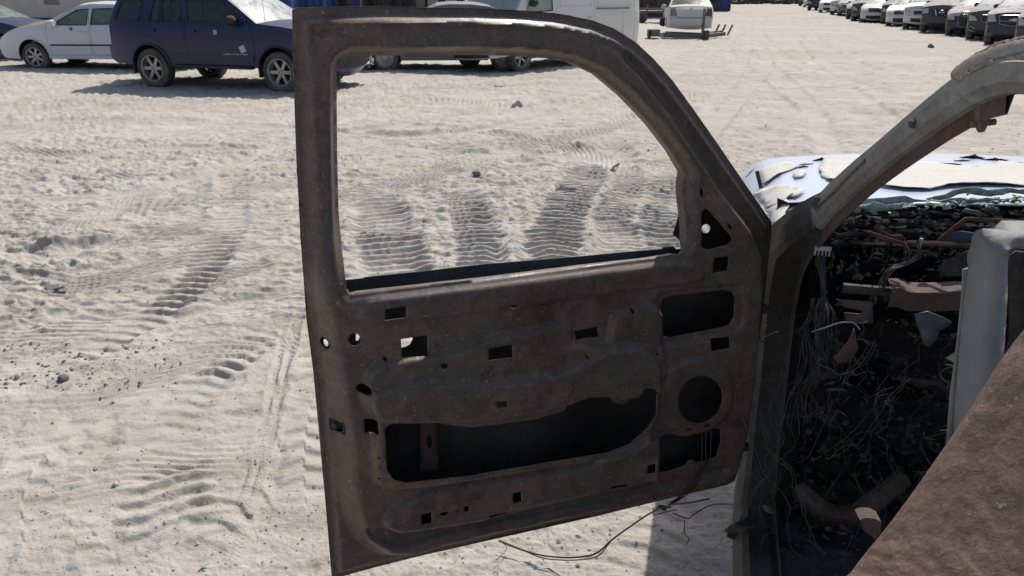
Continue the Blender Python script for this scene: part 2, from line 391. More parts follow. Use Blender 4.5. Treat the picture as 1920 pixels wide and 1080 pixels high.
def ground_height(P, r):
    X, Y = P[:, 0], P[:, 1]
    wx = X + .25 * vnoise(X * 1.1, Y * 1.1, 31) ; wy = Y + .25 * vnoise(X * 1.1, Y * 1.1, 32)
    z = .05 * vnoise(X * .22, Y * .22, 1) + .035 * vnoise(wx * .7, wy * .9, 2)
    near = 1 / (1 + (r / 60) ** 2)
    z += near * (.024 * vnoise(wx * 2.3, wy * 2.9, 3) + .012 * vnoise(wx * 5.1, wy * 8.3, 4))
    lump = sst(r, 3.2, 5.5)                       # the crusty ground further off is rougher than the sand by the truck
    rid = 1 - np.abs(vnoise(wx * 6.3, wy * 11, 5)) * 4
    z += .018 * (.15 + lump) * np.clip(rid, 0, 1) * sst(vnoise(X * .6, Y * .6, 12), -.25, .2)
    patch = .35 + .65 * sst(vnoise(X * .9, Y * .9, 14), -.2, .15)
    z += (.007 + .016 * lump * patch) * vnoise(wx * 13, wy * 22, 6) + (.005 + .014 * lump * patch) * vnoise(X * 27, Y * 37, 7) + .0045 * vnoise(X * 83, Y * 91, 8)
    crack = np.abs(vnoise(wx * 9, wy * 9, 15)); z -= .008 * lump * (1 - sst(crack, 0, .05)) * patch
    t1 = vnoise(wx * 6.5, wy * 15, 16); t2 = vnoise(wx * 2.9 + 7, wy * 6.6, 17); t3 = vnoise(wx * 14, wy * 31, 18)
    z += (.25 + .75 * patch) * ((.003 + .007 * lump) * sst(t1, .02, .055) + (.004 + .010 * lump) * sst(t2, .0, .022) + (.002 + .006 * lump) * sst(t3, .05, .10))
    clod = np.clip(vnoise(X * 17, Y * 17, 9) - .30, 0, 1) * sst(vnoise(X * 1.3, Y * 1.3, 13), 0, .3)
    z += .10 * clod
    # dimples
    z -= .012 * sst(vnoise(wx * 8, wy * 8, 10), .25, .45) * (1 - .5 * lump)
    for pts, w, sp, dep, kind, ang in TR:
        lo = np.min(pts, 0) - w; hi = np.max(pts, 0) + w
        idx = np.nonzero((X > lo[0]) & (X < hi[0]) & (Y > lo[1]) & (Y < hi[1]))[0]
        if not len(idx): continue
        sm = np.array([tuple(p) for p in catmull([(a, b, 0) for a, b in pts], 5)])[:, :2]
        Q = P[idx]; best = np.full(len(Q), 1e9); s_al = np.zeros(len(Q)); side = np.zeros(len(Q)); acc = 0
        for a, b in zip(sm[:-1], sm[1:]):
            ab = b - a; L = math.hypot(*ab); t = np.clip(((Q - a) @ ab) / (L * L), 0, 1); q = Q - a - t[:, None] * ab
            d = np.sqrt((q ** 2).sum(1)); m = d < best
            best = np.where(m, d, best); s_al = np.where(m, acc + t * L, s_al); side = np.where(m, np.sign(ab[0] * q[:, 1] - ab[1] * q[:, 0]), side); acc += L
        fade = sst(s_al + .25 * vnoise(Q[:, 0] * 5, Q[:, 1] * 5, 26), 0, .6) * (1 - sst(s_al + .25 * vnoise(Q[:, 0] * 5, Q[:, 1] * 5, 27), acc - .6, acc))
        jag = .03 * vnoise(Q[:, 0] * 9, Q[:, 1] * 9, 21)
        ins = (1 - sst(best + jag * (2 if kind == 'lug' else 1), w * .30, w * .60)) * fade
        lat = side * best
        wob = vnoise(Q[:, 0] * 3, Q[:, 1] * 3, 22)
        amp = sst(vnoise(Q[:, 0] * 2.6, Q[:, 1] * 2.6, 23), -.36, .10)
        if kind in ('lug', 'dash'):
            ph = (s_al + lat * 2.1 + wob * sp * .5) / sp if kind == 'dash' else (s_al + np.abs(lat) * ang + wob * sp * .35 + (side > 0) * sp * .5 * (abs(ang) > .3)) / sp
            f_ = (ph % 1); saw = sst(f_, 0, .2) * (1 - sst(f_, .3, .95))
            d = saw * dep * 2.0 * (.28 + .72 * amp) - dep * .75
            d += .25 * dep * vnoise(Q[:, 0] * 22, Q[:, 1] * 22, 24)
        elif kind == 'fine':
            ph = (s_al + np.abs(lat) * .8) / sp; d = sst(np.abs((ph % 1) - .5) * 2, .3, .7) * dep * .9 - dep
        elif kind == 'flat': d = -dep * (.55 + .4 * amp) * np.ones(len(Q))
        else: d = dep * (1 - sst(best, 0, w * .5)) * (.5 + amp) * (1 + 1.2 * wob)
        if kind == 'ridge': z[idx] += d * fade
        else:
            keep = .25 if kind in ('flat', 'fine') else .22
            z[idx] = z[idx] * (1 - ins * (1 - keep)) + d * ins
            berm = np.exp(-((best - w * .58) / (w * .11 + .012)) ** 2) * fade * dep * .5 * (.6 + vnoise(Q[:, 0] * 6, Q[:, 1] * 6, 25))
            z[idx] += berm
    return z
def build_ground():
    dep = np.concatenate([np.linspace(75, 52, 14, endpoint=False), np.linspace(52, 24, 330, endpoint=False), np.linspace(24, 9, 380, endpoint=False), np.linspace(9, 2.2, 110, endpoint=False), np.linspace(2.2, .12, 46)])
    r = H / np.tan(np.radians(dep))
    az = np.concatenate([np.linspace(-180, -46, 50, endpoint=False), np.linspace(-46, 46, 1010), np.linspace(46, 180, 51)[1:-1]])
    A, R = np.meshgrid(np.radians(az), r)
    P = np.stack([(np.sin(A) * R).ravel(), (np.cos(A) * R).ravel()], 1); rr = R.ravel()
    z = ground_height(P, rr)
    z = z * (1 - sst(rr, 150, 400)) - 0.01
    # the ground under things stays at its mean, so wheels and body sit on it
    n, m = R.shape
    V = np.empty((n * m + 1, 3), np.float32); V[:-1, :2] = P; V[:-1, 2] = z; V[-1] = (0, 0, 0)
    i = np.arange(n - 1)[:, None] * m + np.arange(m)[None, :]; j = np.arange(n - 1)[:, None] * m + (np.arange(m)[None, :] + 1) % m
    F = np.stack([i, j, j + m, i + m], 2).reshape(-1, 4)[:, ::-1]
    T = np.stack([np.full(m, n * m), (np.arange(m) + 1) % m, np.arange(m)], 1)
    me = bpy.data.meshes.new('ground')
    me.vertices.add(len(V)); me.vertices.foreach_set('co', V.ravel())
    lp = np.concatenate([F.ravel(), T.ravel()]).astype(np.int32)
    me.loops.add(len(lp)); me.loops.foreach_set('vertex_index', lp)
    ls = np.concatenate([np.arange(len(F)) * 4, len(F) * 4 + np.arange(len(T)) * 3]).astype(np.int32)
    me.polygons.add(len(ls)); me.polygons.foreach_set('loop_start', ls)
    me.polygons.foreach_set('use_smooth', np.ones(len(ls), bool))
    me.update(calc_edges=True); me.validate()
    me.materials.append(M['ground'])
    o = bpy.data.objects.new('ground', me); link(o); tag(o, kind='structure'); 
    return o
build_ground()
def gz(x, y):
    return float(ground_height(np.array([[x, y]]), np.array([math.hypot(x, y)]))[0]) - .01
# ---------------------------------------------------------------- cars
def text_mesh(name, s, size, mat, parent, M4, extrude=.002, bold=0.0):
    cu = bpy.data.curves.new(name, 'FONT'); cu.body = s; cu.size = size; cu.extrude = extrude; cu.align_x = 'CENTER'; cu.offset = bold; cu.resolution_u = 2
    t = bpy.data.objects.new('tmp', cu); COL.objects.link(t)
    bpy.context.view_layer.update()
    me = bpy.data.meshes.new_from_object(t.evaluated_get(bpy.context.evaluated_depsgraph_get()))
    bpy.data.objects.remove(t); me.name = name; me.materials.clear(); me.materials.append(mat)
    me.transform(M4)
    return link(bpy.data.objects.new(name, me), parent)

class Car:
    """side outline (x forward, z up) swept across the width; doors, windows and wheel arches cut out of the side sheets"""
    def __init__(s, P):
        s.P = P; s.L = P['L']; s.W = P['W']; s.belt = P['belt']; s.tum = P.get('tum', .42); s.top = P['top']
        s.nose = P.get('nose', .17); s.xm = P.get('xm', 0)
    def halfw(s, x, z):
        h = s.W / 2; e = s.L / 2
        f = max(0, (abs(x) - (e - .75)) / .75); h -= s.nose * f ** 2.2 * (1 if x > 0 else .6)
        b = s.belt + .03 * (0 if x < 0 else 0)
        if z < b:
            t = (b - z) / b
            h -= .05 * t ** 2 + .018 * math.exp(-((z - b) / .06) ** 2) - .012 * math.exp(-((z - b * .72) / .12) ** 2)
        else:
            h -= .018 + (z - b) * s.tum + .25 * max(0, z - b - .45) ** 2
        return max(.1, h)
    def side(s, poly, sgn, holes=(), step=.09, off=0.0, edge=None):
        V, F = sheet2d(poly, list(holes), step, edge or step)
        vv = [(x, sgn * (s.halfw(x, z) + off), z) for x, z in V]
        # orient outwards
        ff = []
        for f in F:
            a, b, c = (Vector(vv[i]) for i in f)
            n = (b - a).cross(c - a)
            ff.append(f if n.y * sgn > 0 else f[::-1])
        return vv, ff
    def nosept(s, x, z, y):
        """point on the cross-loft for outline point (x,z) at lateral fraction y in -1..1"""
        hw = s.halfw(x, z); return hw * y
def arch(cx, cz, r, z0, n=14):
    return [(cx + r * math.cos(a), max(z0, cz + r * math.sin(a))) for a in [math.pi * k / n for k in range(n + 1)]]
def spokes(mb, R, y, n, w, style=0):
    for k in range(n):
        a = 2 * math.pi * k / n; c, s = math.cos(a), math.sin(a)
        p = Vector((c * R * .16, y, s * R * .16)); q = Vector((c * R * .93, y + .012, s * R * .93))
        mb.bar(p, q, w, .022, up=(0, 1, 0))
        if style == 1:
            for da in (-.13, .13):
                mb.bar((c * R * .45, y, s * R * .45), (math.cos(a + da) * R * .95, y + .008, math.sin(a + da) * R * .95), w * .45, .02, up=(0, 1, 0))
def make_wheel(parent, R, w, rimR, n, style, y_out, loc, sgn, matrim, flat=0.0):
    """tyre object with a rim child; y_out is the outward direction"""
    k = .5 * w
    prof = [(rimR, -k), (rimR + .02, -k - .005), (R - .05, -k), (R - .012, -k * .82), (R, -k * .5), (R, k * .5), (R - .012, k * .82), (R - .05, k), (rimR + .02, k + .005), (rimR, k)]
    tb = MB().lathe(prof, 'y', n=30, close=True)
    for v in tb.v:
        if flat and v.z < -R + flat:
            v.z = -R + flat; v.y *= 1.15
        if flat and v.z < -R * .6: v.x *= 1.04
    # tread grooves ring
    wheel = tb.build('wheel', M['tyre'], parent, .7, loc)
    rm = MB().lathe([(rimR + .004, -k), (rimR + .004, k), (rimR - .012, k), (rimR - .02, k - .02), (rimR - .03, -k * .3), (rimR - .03, -k)], 'y', n=28)
    rm.lathe([(.0, k * .35), (.055, k * .42), (.06, k * .2), (.0, k * .15)], 'y', n=14)
    if style == 2:
        rm.lathe([(0, k * .55), (rimR * .35, k * .6), (rimR * .45, k * .35), (rimR - .02, k * .6)], 'y', n=24)
        for q in range(n):
            a = 2 * math.pi * q / n
            rm.bar((math.cos(a) * rimR * .42, k * .45, math.sin(a) * rimR * .42), (math.cos(a) * rimR * .93, k * .66, math.sin(a) * rimR * .93), .045, .02, up=(0, 1, 0))
    else: spokes(rm, rimR, k * .45, n, rimR * .26, style)
    rim = rm.build('rim', matrim, wheel, .7)
    dk = MB().lathe([(0, -k * .1), (rimR - .03, -k * .1)], 'y', n=20).build('spoke_shadow_plate', M['under'], wheel, 0)  # flat black plate standing in for the shade behind the spokes
    dk.name = 'wheel_shade_plate'
    if sgn < 0:
        wheel.rotation_euler = (0, 0, math.pi) if not flat else (0, 0, math.pi)
    return wheel
def build_car(name, label, cat, pos, heading, P, paint, group=None, sides=(1, -1), detail=2):
    """heading: angle of the car's forward axis"""
    s = Car(P); root = empty(name, (pos[0], pos[1], pos[2] if len(pos) > 2 else 0), heading)
    tag(root, label, cat, group)
    L, W = s.L, s.W; top = s.top; R = P['R']; zb = P['zb']
    xf, xr = P['wx']
    ar = R + .05
    outline = [(x, z) for x, z, k in top]
    bot = [(xf + ar, zb)] + arch(xf, R - .02, ar, zb)[1:-1] + [(xf - ar, zb), (xr + ar, zb)] + arch(xr, R - .02, ar, zb)[1:-1] + [(xr - ar, zb)]
    poly = outline + [p for p in bot if p[0] < outline[-1][0] and p[0] > outline[0][0]]
    doors = P.get('doors', []); wins = P.get('wins', [])
    body = MB()
    glass = paint_glass = P.get('glass', M['glass_dark'])
    st = .10 if detail > 1 else .16
    for sg in (1, -1):
        full = detail > 0 and sg in sides
        hl = (doors + [w for w, d in wins if d is None]) if full else [w for w, d in wins]
        v, f = s.side(poly, sg, hl, st if full else .2, edge=.06 if full else .12); body.add(v, f)
    # cross loft over the top, nose and tail
    ny = 12; fr = [-1 + 2 * k / ny for k in range(ny + 1)]; fr[1] = -.93; fr[-2] = .93
    rows = []
    for i, (x, z, k) in enumerate(top):
        a = top[max(i - 1, 0)]; b = top[min(i + 1, len(top) - 1)]
        tx, tz = b[0] - a[0], b[1] - a[1]; l = math.hypot(tx, tz) or 1; nx, nz = -tz / l, tx / l
        hw = s.halfw(x, z); c = P.get('crown', {}).get(k, {'hood': .05, 'roof': .055, 'ws': .07, 'rg': .06, 'body': .05, 'nose': .14, 'tail': .10}.get(k, .05))
        rows.append([(x + nx * c * (1 - y * y), y * hw, z + nz * c * (1 - y * y)) for y in fr])
    def strip(i0, i1, j0, j1):
        b = MB(); vv = []; w = j1 - j0 + 1
        for i in range(i0, i1 + 1): vv += rows[i][j0:j1 + 1]
        ff = [(r * w + c, r * w + c + 1, (r + 1) * w + c + 1, (r + 1) * w + c) for r in range(i1 - i0) for c in range(w - 1)]
        b.add(vv, ff); return b
    hood_rng = [i for i in range(len(top) - 1) if top[i][2] == 'hood']
    hoodmat = P.get('hoodmat')
    for i in range(len(top) - 1):
        k = top[i][2]
        if k in ('ws', 'rg'):
            for (j0, j1) in ((0, 1), (ny - 1, ny)):
                q = strip(i, i + 1, j0, j1); body.add(q.v, q.f)
        elif k == 'hood': continue
        else:
            q = strip(i, i + 1, 0, ny); body.add(q.v, q.f)
    body.build('body', paint, root, .55)
    if hood_rng:
        q = strip(hood_rng[0], hood_rng[-1] + 1, 0, ny)
        q.build('hood', hoodmat or paint, root, .55)
    for kk, nm in (('ws', 'windshield'), ('rg', 'rear_window')):
        rg = [i for i in range(len(top) - 1) if top[i][2] == kk]
        if rg and not P.get('no_' + kk):
            q = strip(rg[0], rg[-1] + 1, 1, ny - 1)
            q.build(nm, P.get('g_' + kk, glass), root, 3.2)
    # doors and panes
    for sg in (1, -1):
        if sg not in sides or detail == 0:
            for w, d in wins:
                v, f = s.side(inset(w, .002), sg, [], .25, -.012); mk('window', v, f, glass, root)
            continue
        dobj = []
        for d in doors:
            hl = [w for w, di in wins if di is not None and doors[di] is d]
            v, f = s.side(inset(d, .006), sg, hl, st, edge=.06)
            dobj.append(mk('door', v, f, paint, root, .55))
            xs = [p[0] for p in d]; hx = min(xs) + .18; hz = s.belt - .12
            y = s.halfw(hx, hz)
            hb = MB().box((hx, sg * (y + .022), hz), (.17, .028, .03)).box((hx - .07, sg * (y + .01), hz), (.02, .03, .03)).box((hx + .07, sg * (y + .01), hz), (.02, .03, .03))
            hb.build('handle', P.get('handle', paint), dobj[-1])
        for w, di in wins:
            par = dobj[di] if di is not None else root
            v, f = s.side(inset(w, .002), sg, [], .25, -.014); mk('window', v, f, glass, par)
            # rubber frame round the pane
            tb = MB(); lp = [(x, sg * (s.halfw(x, z) + .002), z) for x, z in resample(w, .15)]
            tb.tube(lp + lp[:1], .011, 4, False); tb.build('window_seal', M['dark'], par)
        for sm in P.get('trim', []):
            tb = MB(); pts = [(x, sg * (s.halfw(x, z) + .006), z) for x, z in resample([sm[0], sm[1]], .2, False)]
            for a, b in zip(pts[:-1], pts[1:]): tb.bar(a, b, .02, sm[2], up=(0, 0, 1))
            tb.build('side_moulding', P.get('trimmat', M['dark']), root)
    # underbody with wheel houses
    ub = MB().box(((xf + xr) / 2, 0, zb + .13), (xf - xr - 2 * ar, W - .16, .26)).box((0, 0, zb + .16), (L - .7, W - .75, .2))
    for cx in (xf, xr):
        for sg in (1, -1):
            b = len(ub.v); n = 12
            for k in range(n + 1):
                a = math.pi * k / n; px, pz = cx + (ar + .01) * math.cos(a), max(zb, R - .02 + (ar + .01) * math.sin(a))
                ub.v += [Vector((px, sg * (s.halfw(px, pz) - .015), pz)), Vector((px, sg * (W / 2 - .38), pz))]
            for k in range(n):
                ub.f.append((b + 2 * k, b + 2 * k + 1, b + 2 * k + 3, b + 2 * k + 2))
    ub.build('underbody', M['under'], root, 0)
    # cabin: seats behind the glass
    if P.get('seats', True):
        for sx in P.get('seatx', (.15, -.75)):
            for sy in (-.36, .36):
                sb = MB().box((sx, sy, .62), (.5, .46, .16)).box((sx - .26, sy, .92), (.13, .46, .55), Matrix.Rotation(-.2, 3, 'Y'), .85).box((sx - .33, sy, 1.24), (.09, .24, .17), Matrix.Rotation(-.2, 3, 'Y'), .8)
                sb.build('seat', M['dark'], root)
        MB().box((P.get('dashx', .95), 0, s.belt - .06), (.5, W - .35, .14)).build('dashboard', M['dark'], root)
    # wheels
    for cx in (xf, xr):
        for sg in (1, -1):
            if P.get('nowheel'): continue
            y = W / 2 - .12
            w = make_wheel(root, R, P.get('tw', .22), R * P.get('rr', .66), P.get('spk', 5), P.get('sst', 0), 1, (cx, sg * y, R - P.get('sink', .03)), sg, P.get('rimmat', M['alloy']), P.get('flat', .02))
    # mirrors
    if detail and P.get('mirror'):
        mx, mz = P['mirror']
        for sg in (1, -1):
            y = s.halfw(mx, mz) + .11
            mb = MB().lathe([(0, -.07), (.07, -.07), (.095, -.02), (.08, .05), (.03, .085), (0, .09)], 'x', (0, 0, 0), 10)
            for v in mb.v: v.y *= 1.25
            mb.v = [Vector((mx + v.x, sg * y + v.y, mz + v.z)) for v in mb.v]
            mb.bar((mx, sg * (y - .13), mz - .05), (mx, sg * (y - .03), mz - .03), .05, .05)
            mb.build('wing_mirror', P.get('mirmat', paint), root)
    # face details: callables place things on nose/tail surface
    def surf(seg_i, t, y):
        a, b = rows[seg_i], rows[seg_i + 1]; u = (y + 1) / 2 * ny
        yy = max(-1, min(1, y)); 
        j = 0
        while j < ny - 1 and fr[j + 1] < yy: j += 1
        f = (yy - fr[j]) / (fr[j + 1] - fr[j])
        p = Vector(a[j]).lerp(Vector(a[j + 1]), f); q = Vector(b[j]).lerp(Vector(b[j + 1]), f)
        return p.lerp(q, t)
    zs = [p[1] for p in top]
    def at(end, z, yf):
        """point on the nose (end=1) or tail (end=-1) at height z, lateral fraction yf"""
        rg = range(len(top) - 2, -1, -1) if end > 0 else range(len(top) - 1)
        for i in rg:
            z0, z1 = top[i][1], top[i + 1][1]
            if min(z0, z1) <= z <= max(z0, z1) and abs(z1 - z0) > 1e-4:
                p = surf(i, (z - z0) / (z1 - z0), yf); return p
        return surf(len(top) - 2 if end > 0 else 0, .5, yf)
    def patch(nm, end, quadpoly, mat, off=.012, step=.07, parent=root, ring=0, ringmat=None):
        V, F = sheet2d(quadpoly, [], step, step); vs = []
        for yf, z in V:
            p = at(end, z, yf); vs.append((p.x + end * off, p.y, p.z))
        o = mk(nm, vs, [f if end > 0 else f[::-1] for f in F], mat, parent, .6)
        sk = MB(); lp = []
        for yf, z in resample(quadpoly, .08):
            p = at(end, z, yf); lp.append(p + Vector((end * off, 0, 0)))
        for i in range(len(lp)):
            a, b = lp[i], lp[(i + 1) % len(lp)]; d = Vector((end * (off + .03), 0, 0)); n = len(sk.v)
            sk.v += [a, b, b - d, a - d]; sk.f.append((n, n + 1, n + 2, n + 3))
        # skirt joins the plate to the body
        if ring:
            sk2 = MB().tube(lp + lp[:1], ring, 5, False); sk2.build(nm + '_surround', ringmat or M['chrome'], o if parent is root else parent)
        me = o.data; bm = bmesh.new(); bm.from_mesh(me)
        vv = [bm.verts.new(v) for v in sk.v]
        for f in sk.f: bm.faces.new([vv[i] for i in f])
        bm.to_mesh(me); bm.free()
        return o
    root_api = dict(root=root, at=at, patch=patch, car=s, surf=surf)
    if P.get('face'): P['face'](root_api)
    return root_api
def sym(poly): return [(-a, b) for a, b in poly][::-1]

SEDAN_TOP = [(-2.28, .30, 'tail'), (-2.40, .42, 'tail'), (-2.42, .62, 'tail'), (-2.38, .70, 'tail'), (-2.36, .95, 'tail'), (-2.28, 1.06, 'body'), (-1.80, 1.10, 'rg'), (-1.40, 1.27, 'rg'), (-1.0, 1.41, 'roof'), (-.55, 1.46, 'roof'), (-.05, 1.465, 'roof'), (.25, 1.43, 'ws'), (.70, 1.23, 'ws'), (1.12, 1.02, 'hood'), (1.60, .95, 'hood'), (2.02, .84, 'hood'), (2.24, .72, 'nose'), (2.36, .62, 'nose'), (2.42, .48, 'nose'), (2.40, .34, 'nose'), (2.30, .24, 'nose')]
SEDAN_DOORS = [[(.02, .32), (1.00, .32), (1.06, .50), (1.05, .97), (.30, 1.37), (-.03, 1.40)], [(-1.02, .50), (-.80, .32), (-.02, .32), (-.07, 1.40), (-.55, 1.405), (-.98, 1.36), (-1.25, 1.17), (-1.22, .95)]]
SEDAN_WINS = [([(.04, 1.0), (.88, 1.0), (.72, 1.10), (.28, 1.33), (.0, 1.355)], 0), ([(-1.10, 1.03), (-.06, 1.01), (-.11, 1.355), (-.55, 1.365), (-.92, 1.32), (-1.16, 1.17)], 1)]
def sedan(**k):
    d = dict(L=4.84, W=1.80, belt=.97, R=.325, zb=.23, wx=(1.48, -1.30), top=SEDAN_TOP, doors=SEDAN_DOORS, wins=SEDAN_WINS, mirror=(.82, 1.03), trim=[((-1.0, .55), (1.0, .55), .035)]); d.update(k); return d
SUV_TOP = [(-2.30, .42, 'tail'), (-2.44, .50, 'tail'), (-2.44, .70, 'tail'), (-2.34, .74, 'tail'), (-2.32, 1.14, 'rg'), (-2.20, 1.45, 'rg'), (-2.05, 1.66, 'roof'), (-1.6, 1.745, 'roof'), (-.9, 1.765, 'roof'), (-.1, 1.75, 'roof'), (.28, 1.69, 'ws'), (.68, 1.45, 'ws'), (1.08, 1.19, 'hood'), (1.6, 1.14, 'hood'), (2.10, 1.06, 'hood'), (2.27, .98, 'nose'), (2.34, .86, 'nose'), (2.38, .66, 'nose'), (2.44, .60, 'nose'), (2.42, .42, 'nose'), (2.32, .33, 'nose')]
SUV_DOORS = [[(-.48, .43), (.92, .43), (1.0, .6), (.98, 1.15), (.92, 1.18), (.30, 1.62), (-.52, 1.65)], [(-.96, .62), (-.85, .43), (-.52, .43), (-.56, 1.65), (-1.30, 1.66), (-1.44, 1.17), (-1.40, .95), (-1.12, .82)]]
SUV_WINS = [([(-.44, 1.20), (.80, 1.20), (.62, 1.36), (.26, 1.57), (-.46, 1.59)], 0), ([(-1.02, 1.20), (-.60, 1.20), (-.61, 1.60), (-1.02, 1.60)], 1), ([(-1.32, 1.22), (-1.08, 1.20), (-1.08, 1.60), (-1.22, 1.60)], 1), ([(-2.16, 1.24), (-1.55, 1.21), (-1.48, 1.58), (-2.00, 1.56)], None)]
def suv(**k):
    d = dict(L=4.88, W=1.90, belt=1.17, R=.375, zb=.40, wx=(1.47, -1.40), top=SUV_TOP, doors=SUV_DOORS, wins=SUV_WINS, mirror=(.62, 1.24), tw=.25, seatx=(.0, -.9), dashx=.9, tum=.30); d.update(k); return d

# -- dark blue SUV
def face_suv(A):
    r, patch = A['root'], A['patch']; s = A['car']
    for sg in (1, -1): patch('tail_light', -1, [(sg * .84, .86), (sg * .985, .86), (sg * .985, 1.22), (sg * .86, 1.22)][::sg], M['lampred'], .014)
    for sg in (1, -1): patch('headlight', 1, [(sg * .6, .74), (sg * .97, .76), (sg * .97, .95), (sg * .6, .93)][::sg], M['lamp'], .014)
    patch('grille', 1, [(-.5, .70), (.5, .70), (.52, .94), (-.52, .94)], M['dark'], .02)
    patch('torn_front', 1, [(-.95, .45), (.95, .45), (.95, .72), (-.95, .72)], M['dark'], .03)
    m = MB(); rg = random.Random(2)
    for k in range(14): m.box((2.38 + rg.uniform(-.05, .16), rg.uniform(-.8, .8), .55 + rg.uniform(-.12, .2)), (.06, rg.uniform(.1, .4), rg.uniform(.02, .07)), Matrix.Rotation(rg.uniform(-.6, .6), 3, 'X') @ Matrix.Rotation(rg.uniform(-.6, .6), 3, 'Z'))
    m.build('bumper_shards', M['bracket'], r, 0)['kind'] = 'stuff'
    MB().tube([(2.30, .85, .62), (2.50, .75, .58), (2.56, .60, .45), (2.48, .68, .32)], .02, 6).build('torn_bumper', M['bracket'], r)
    sd = -1
    y = lambda x, z: sd * (s.halfw(x, z) + .004)
    for (cx, cz, w, rot) in ((.18, 1.03, .075, 0), (.735, .74, .12, .35)):
        m = MB(); ca, sa = math.cos(rot), math.sin(rot)
        q = [(-w / 2, -w / 2), (w / 2, -w / 2), (w / 2, w / 2), (-w / 2, w / 2)]
        m.prism([(cx + a * ca - b * sa, cz + a * sa + b * ca) for a, b in q], .003, lambda a, b, c: Vector((a, y(a, b) + sd * c, b)))
        st = m.build('paper_sticker', M['white_sticker'], r, 0)
        if rot == 0:
            m2 = MB()
            for k in range(9):
                i, j = k % 3, k // 3
                if k in (1, 5): continue
                m2.box((cx - .02 + i * .02, y(cx, cz) + sd * .004, cz - .02 + j * .02), (.013, .002, .013))
            m2.build('print', M['sticker_print'], st, 0)
    Mx = Matrix.Translation((.60, y(.6, .66) - .004, .60)) @ Matrix.Rotation(math.pi / 2, 4, 'X')
    text_mesh('lettering', 'TRAILBLAZER', .078, M['alloy'], r, Mx, .002, .002)
    bx = MB().prism([(.27, .615), (.315, .615), (.32, .607), (.355, .607), (.36, .615), (.40, .615), (.41, .64), (.365, .64), (.36, .648), (.325, .648), (.32, .64), (.28, .64)], .004, lambda a, b, c: Vector((a, y(a, b) + sd * c, b)))
    bx.build('bowtie_emblem', M['alloy'], r, 0)
    for sg in (1, -1):     # running board, roof rail, mud flaps, arch lips
        MB().box((.02, sg * .93, .40), (1.75, .14, .05)).build('running_board', M['dark'], r)
        MB().tube([(-1.8, sg * .60, 1.78), (-1.7, sg * .60, 1.83), (-.2, sg * .62, 1.82), (-.1, sg * .62, 1.77)], .018, 8).build('roof_rail', M['dark'], r)
        for cx in (1.47, -1.40):
            MB().box((cx - .44, sg * .82, .38), (.03, .24, .30)).build('mud_flap', M['dark'], r)
            pts = [(x, sg * (s.halfw(x, z) + .008), z) for x, z in arch(cx, .355, .445, .42, 16)]
            MB().tube(pts, .022, 6).build('wheel_arch_lip', M['navy'], r)
    MB().tube([(1.12, -.5, 1.19), (1.15, .1, 1.22), (1.3, .5, 1.20)], .012, 5).build('wiper', M['dark'], r)
    MB().tube([(1.2, -.82, 1.13), (1.2, -.83, 2.0)], .004, 5).build('aerial', M['dark'], r)
pR, pF = ground(292, 161), ground(531, 171)
dv = (pF - pR); hd = math.atan2(dv.y, dv.x); fw = Vector((math.cos(hd), math.sin(hd), 0)); lf = Vector((-fw.y, fw.x, 0))
c0 = pR + fw * 1.40 + lf * (.95 - .12 + .1)
build_car('parked_suv', 'dark blue dusty SUV with white stickers on its door and six spoke wheels', 'car', c0, hd, suv(glass=M['glass_dark'], g_ws=M['glass_dusty'], spk=6, flat=.045, sink=.04, trim=[((-.85, .58), (.95, .58), .10)], trimmat=M['navy'], mirmat=M['dark'], handle=M['navy'], face=face_suv), M['navy'], sides=(-1, 1))

# -- white sedan on the left, nose to the left
def face_white(A):
    r, patch = A['root'], A['patch']; s = A['car']
    for sg in (1, -1): patch('headlight', 1, [(sg * .55, .58), (sg * .99, .56), (sg * .99, .80), (sg * .66, .72)][::sg], M['lampgrey'], .02)
    patch('grille', 1, [(-.4, .52), (.4, .52), (.42, .66), (-.42, .66)], M['dark'], .015)
    patch('lower_grille', 1, [(-.5, .30), (.5, .30), (.52, .42), (-.52, .42)], M['dark'], .015)
    for sg in (1, -1): patch('fog_lamp', 1, [(sg * .66, .33), (sg * .82, .33), (sg * .82, .43), (sg * .66, .43)][::sg], M['dark'], .015)
    y = lambda x, z: (s.halfw(x, z) + .004)
    m = MB().prism([(.38, .88), (.45, .88), (.45, .95), (.38, .95)], .003, lambda a, b, c: Vector((a, y(a, b) + c, b)))
    m.build('paper_sticker', M['sticker_print'], r, 0)
    tb = MB().tube([(x, y(x, z), z) for x, z in arch(1.48, .305, .39, .24, 16)], .018, 6); tb.build('wheel_arch_lip', M['white'], r)
pW = ground(70, 129); hdW = math.radians(180 - 4); fwW = Vector((math.cos(hdW), math.sin(hdW), 0)); lfW = Vector((-fwW.y, fwW.x, 0))
cW = pW - fwW * 1.48 - lfW * (.90 - .12 + .1)
build_car('parked_sedan', 'white sedan with a scorched brown hood behind the dark blue SUV', 'car', cW, hdW, sedan(glass=M['glass_green'], g_ws=M['glass_dusty'], hoodmat=M['tan_burn'], crown={'hood': .12}, spk=7, flat=.03, sink=.05, face=face_white), M['whiteblue'])
# -- blue sedan further left
def face_plain(A):
    patch = A['patch']
    for sg in (1, -1):
        patch('headlight', 1, [(sg * .6, .58), (sg * .97, .6), (sg * .97, .74), (sg * .6, .7)][::sg], M['lamp'], .015)
        patch('tail_light', -1, [(sg * .6, .72), (sg * .97, .72), (sg * .97, .9), (sg * .6, .9)][::sg], M['lampred'], .015)
pB = ground(0, 112)
build_car('parked_sedan', 'dark blue sedan at the left edge behind the scorched hood of the white sedan', 'car', pB + Vector((-1.15, 1.0, 0)), math.radians(-176 + 180 - 10), sedan(glass=M['glass_green'], face=face_plain), M['navy'])
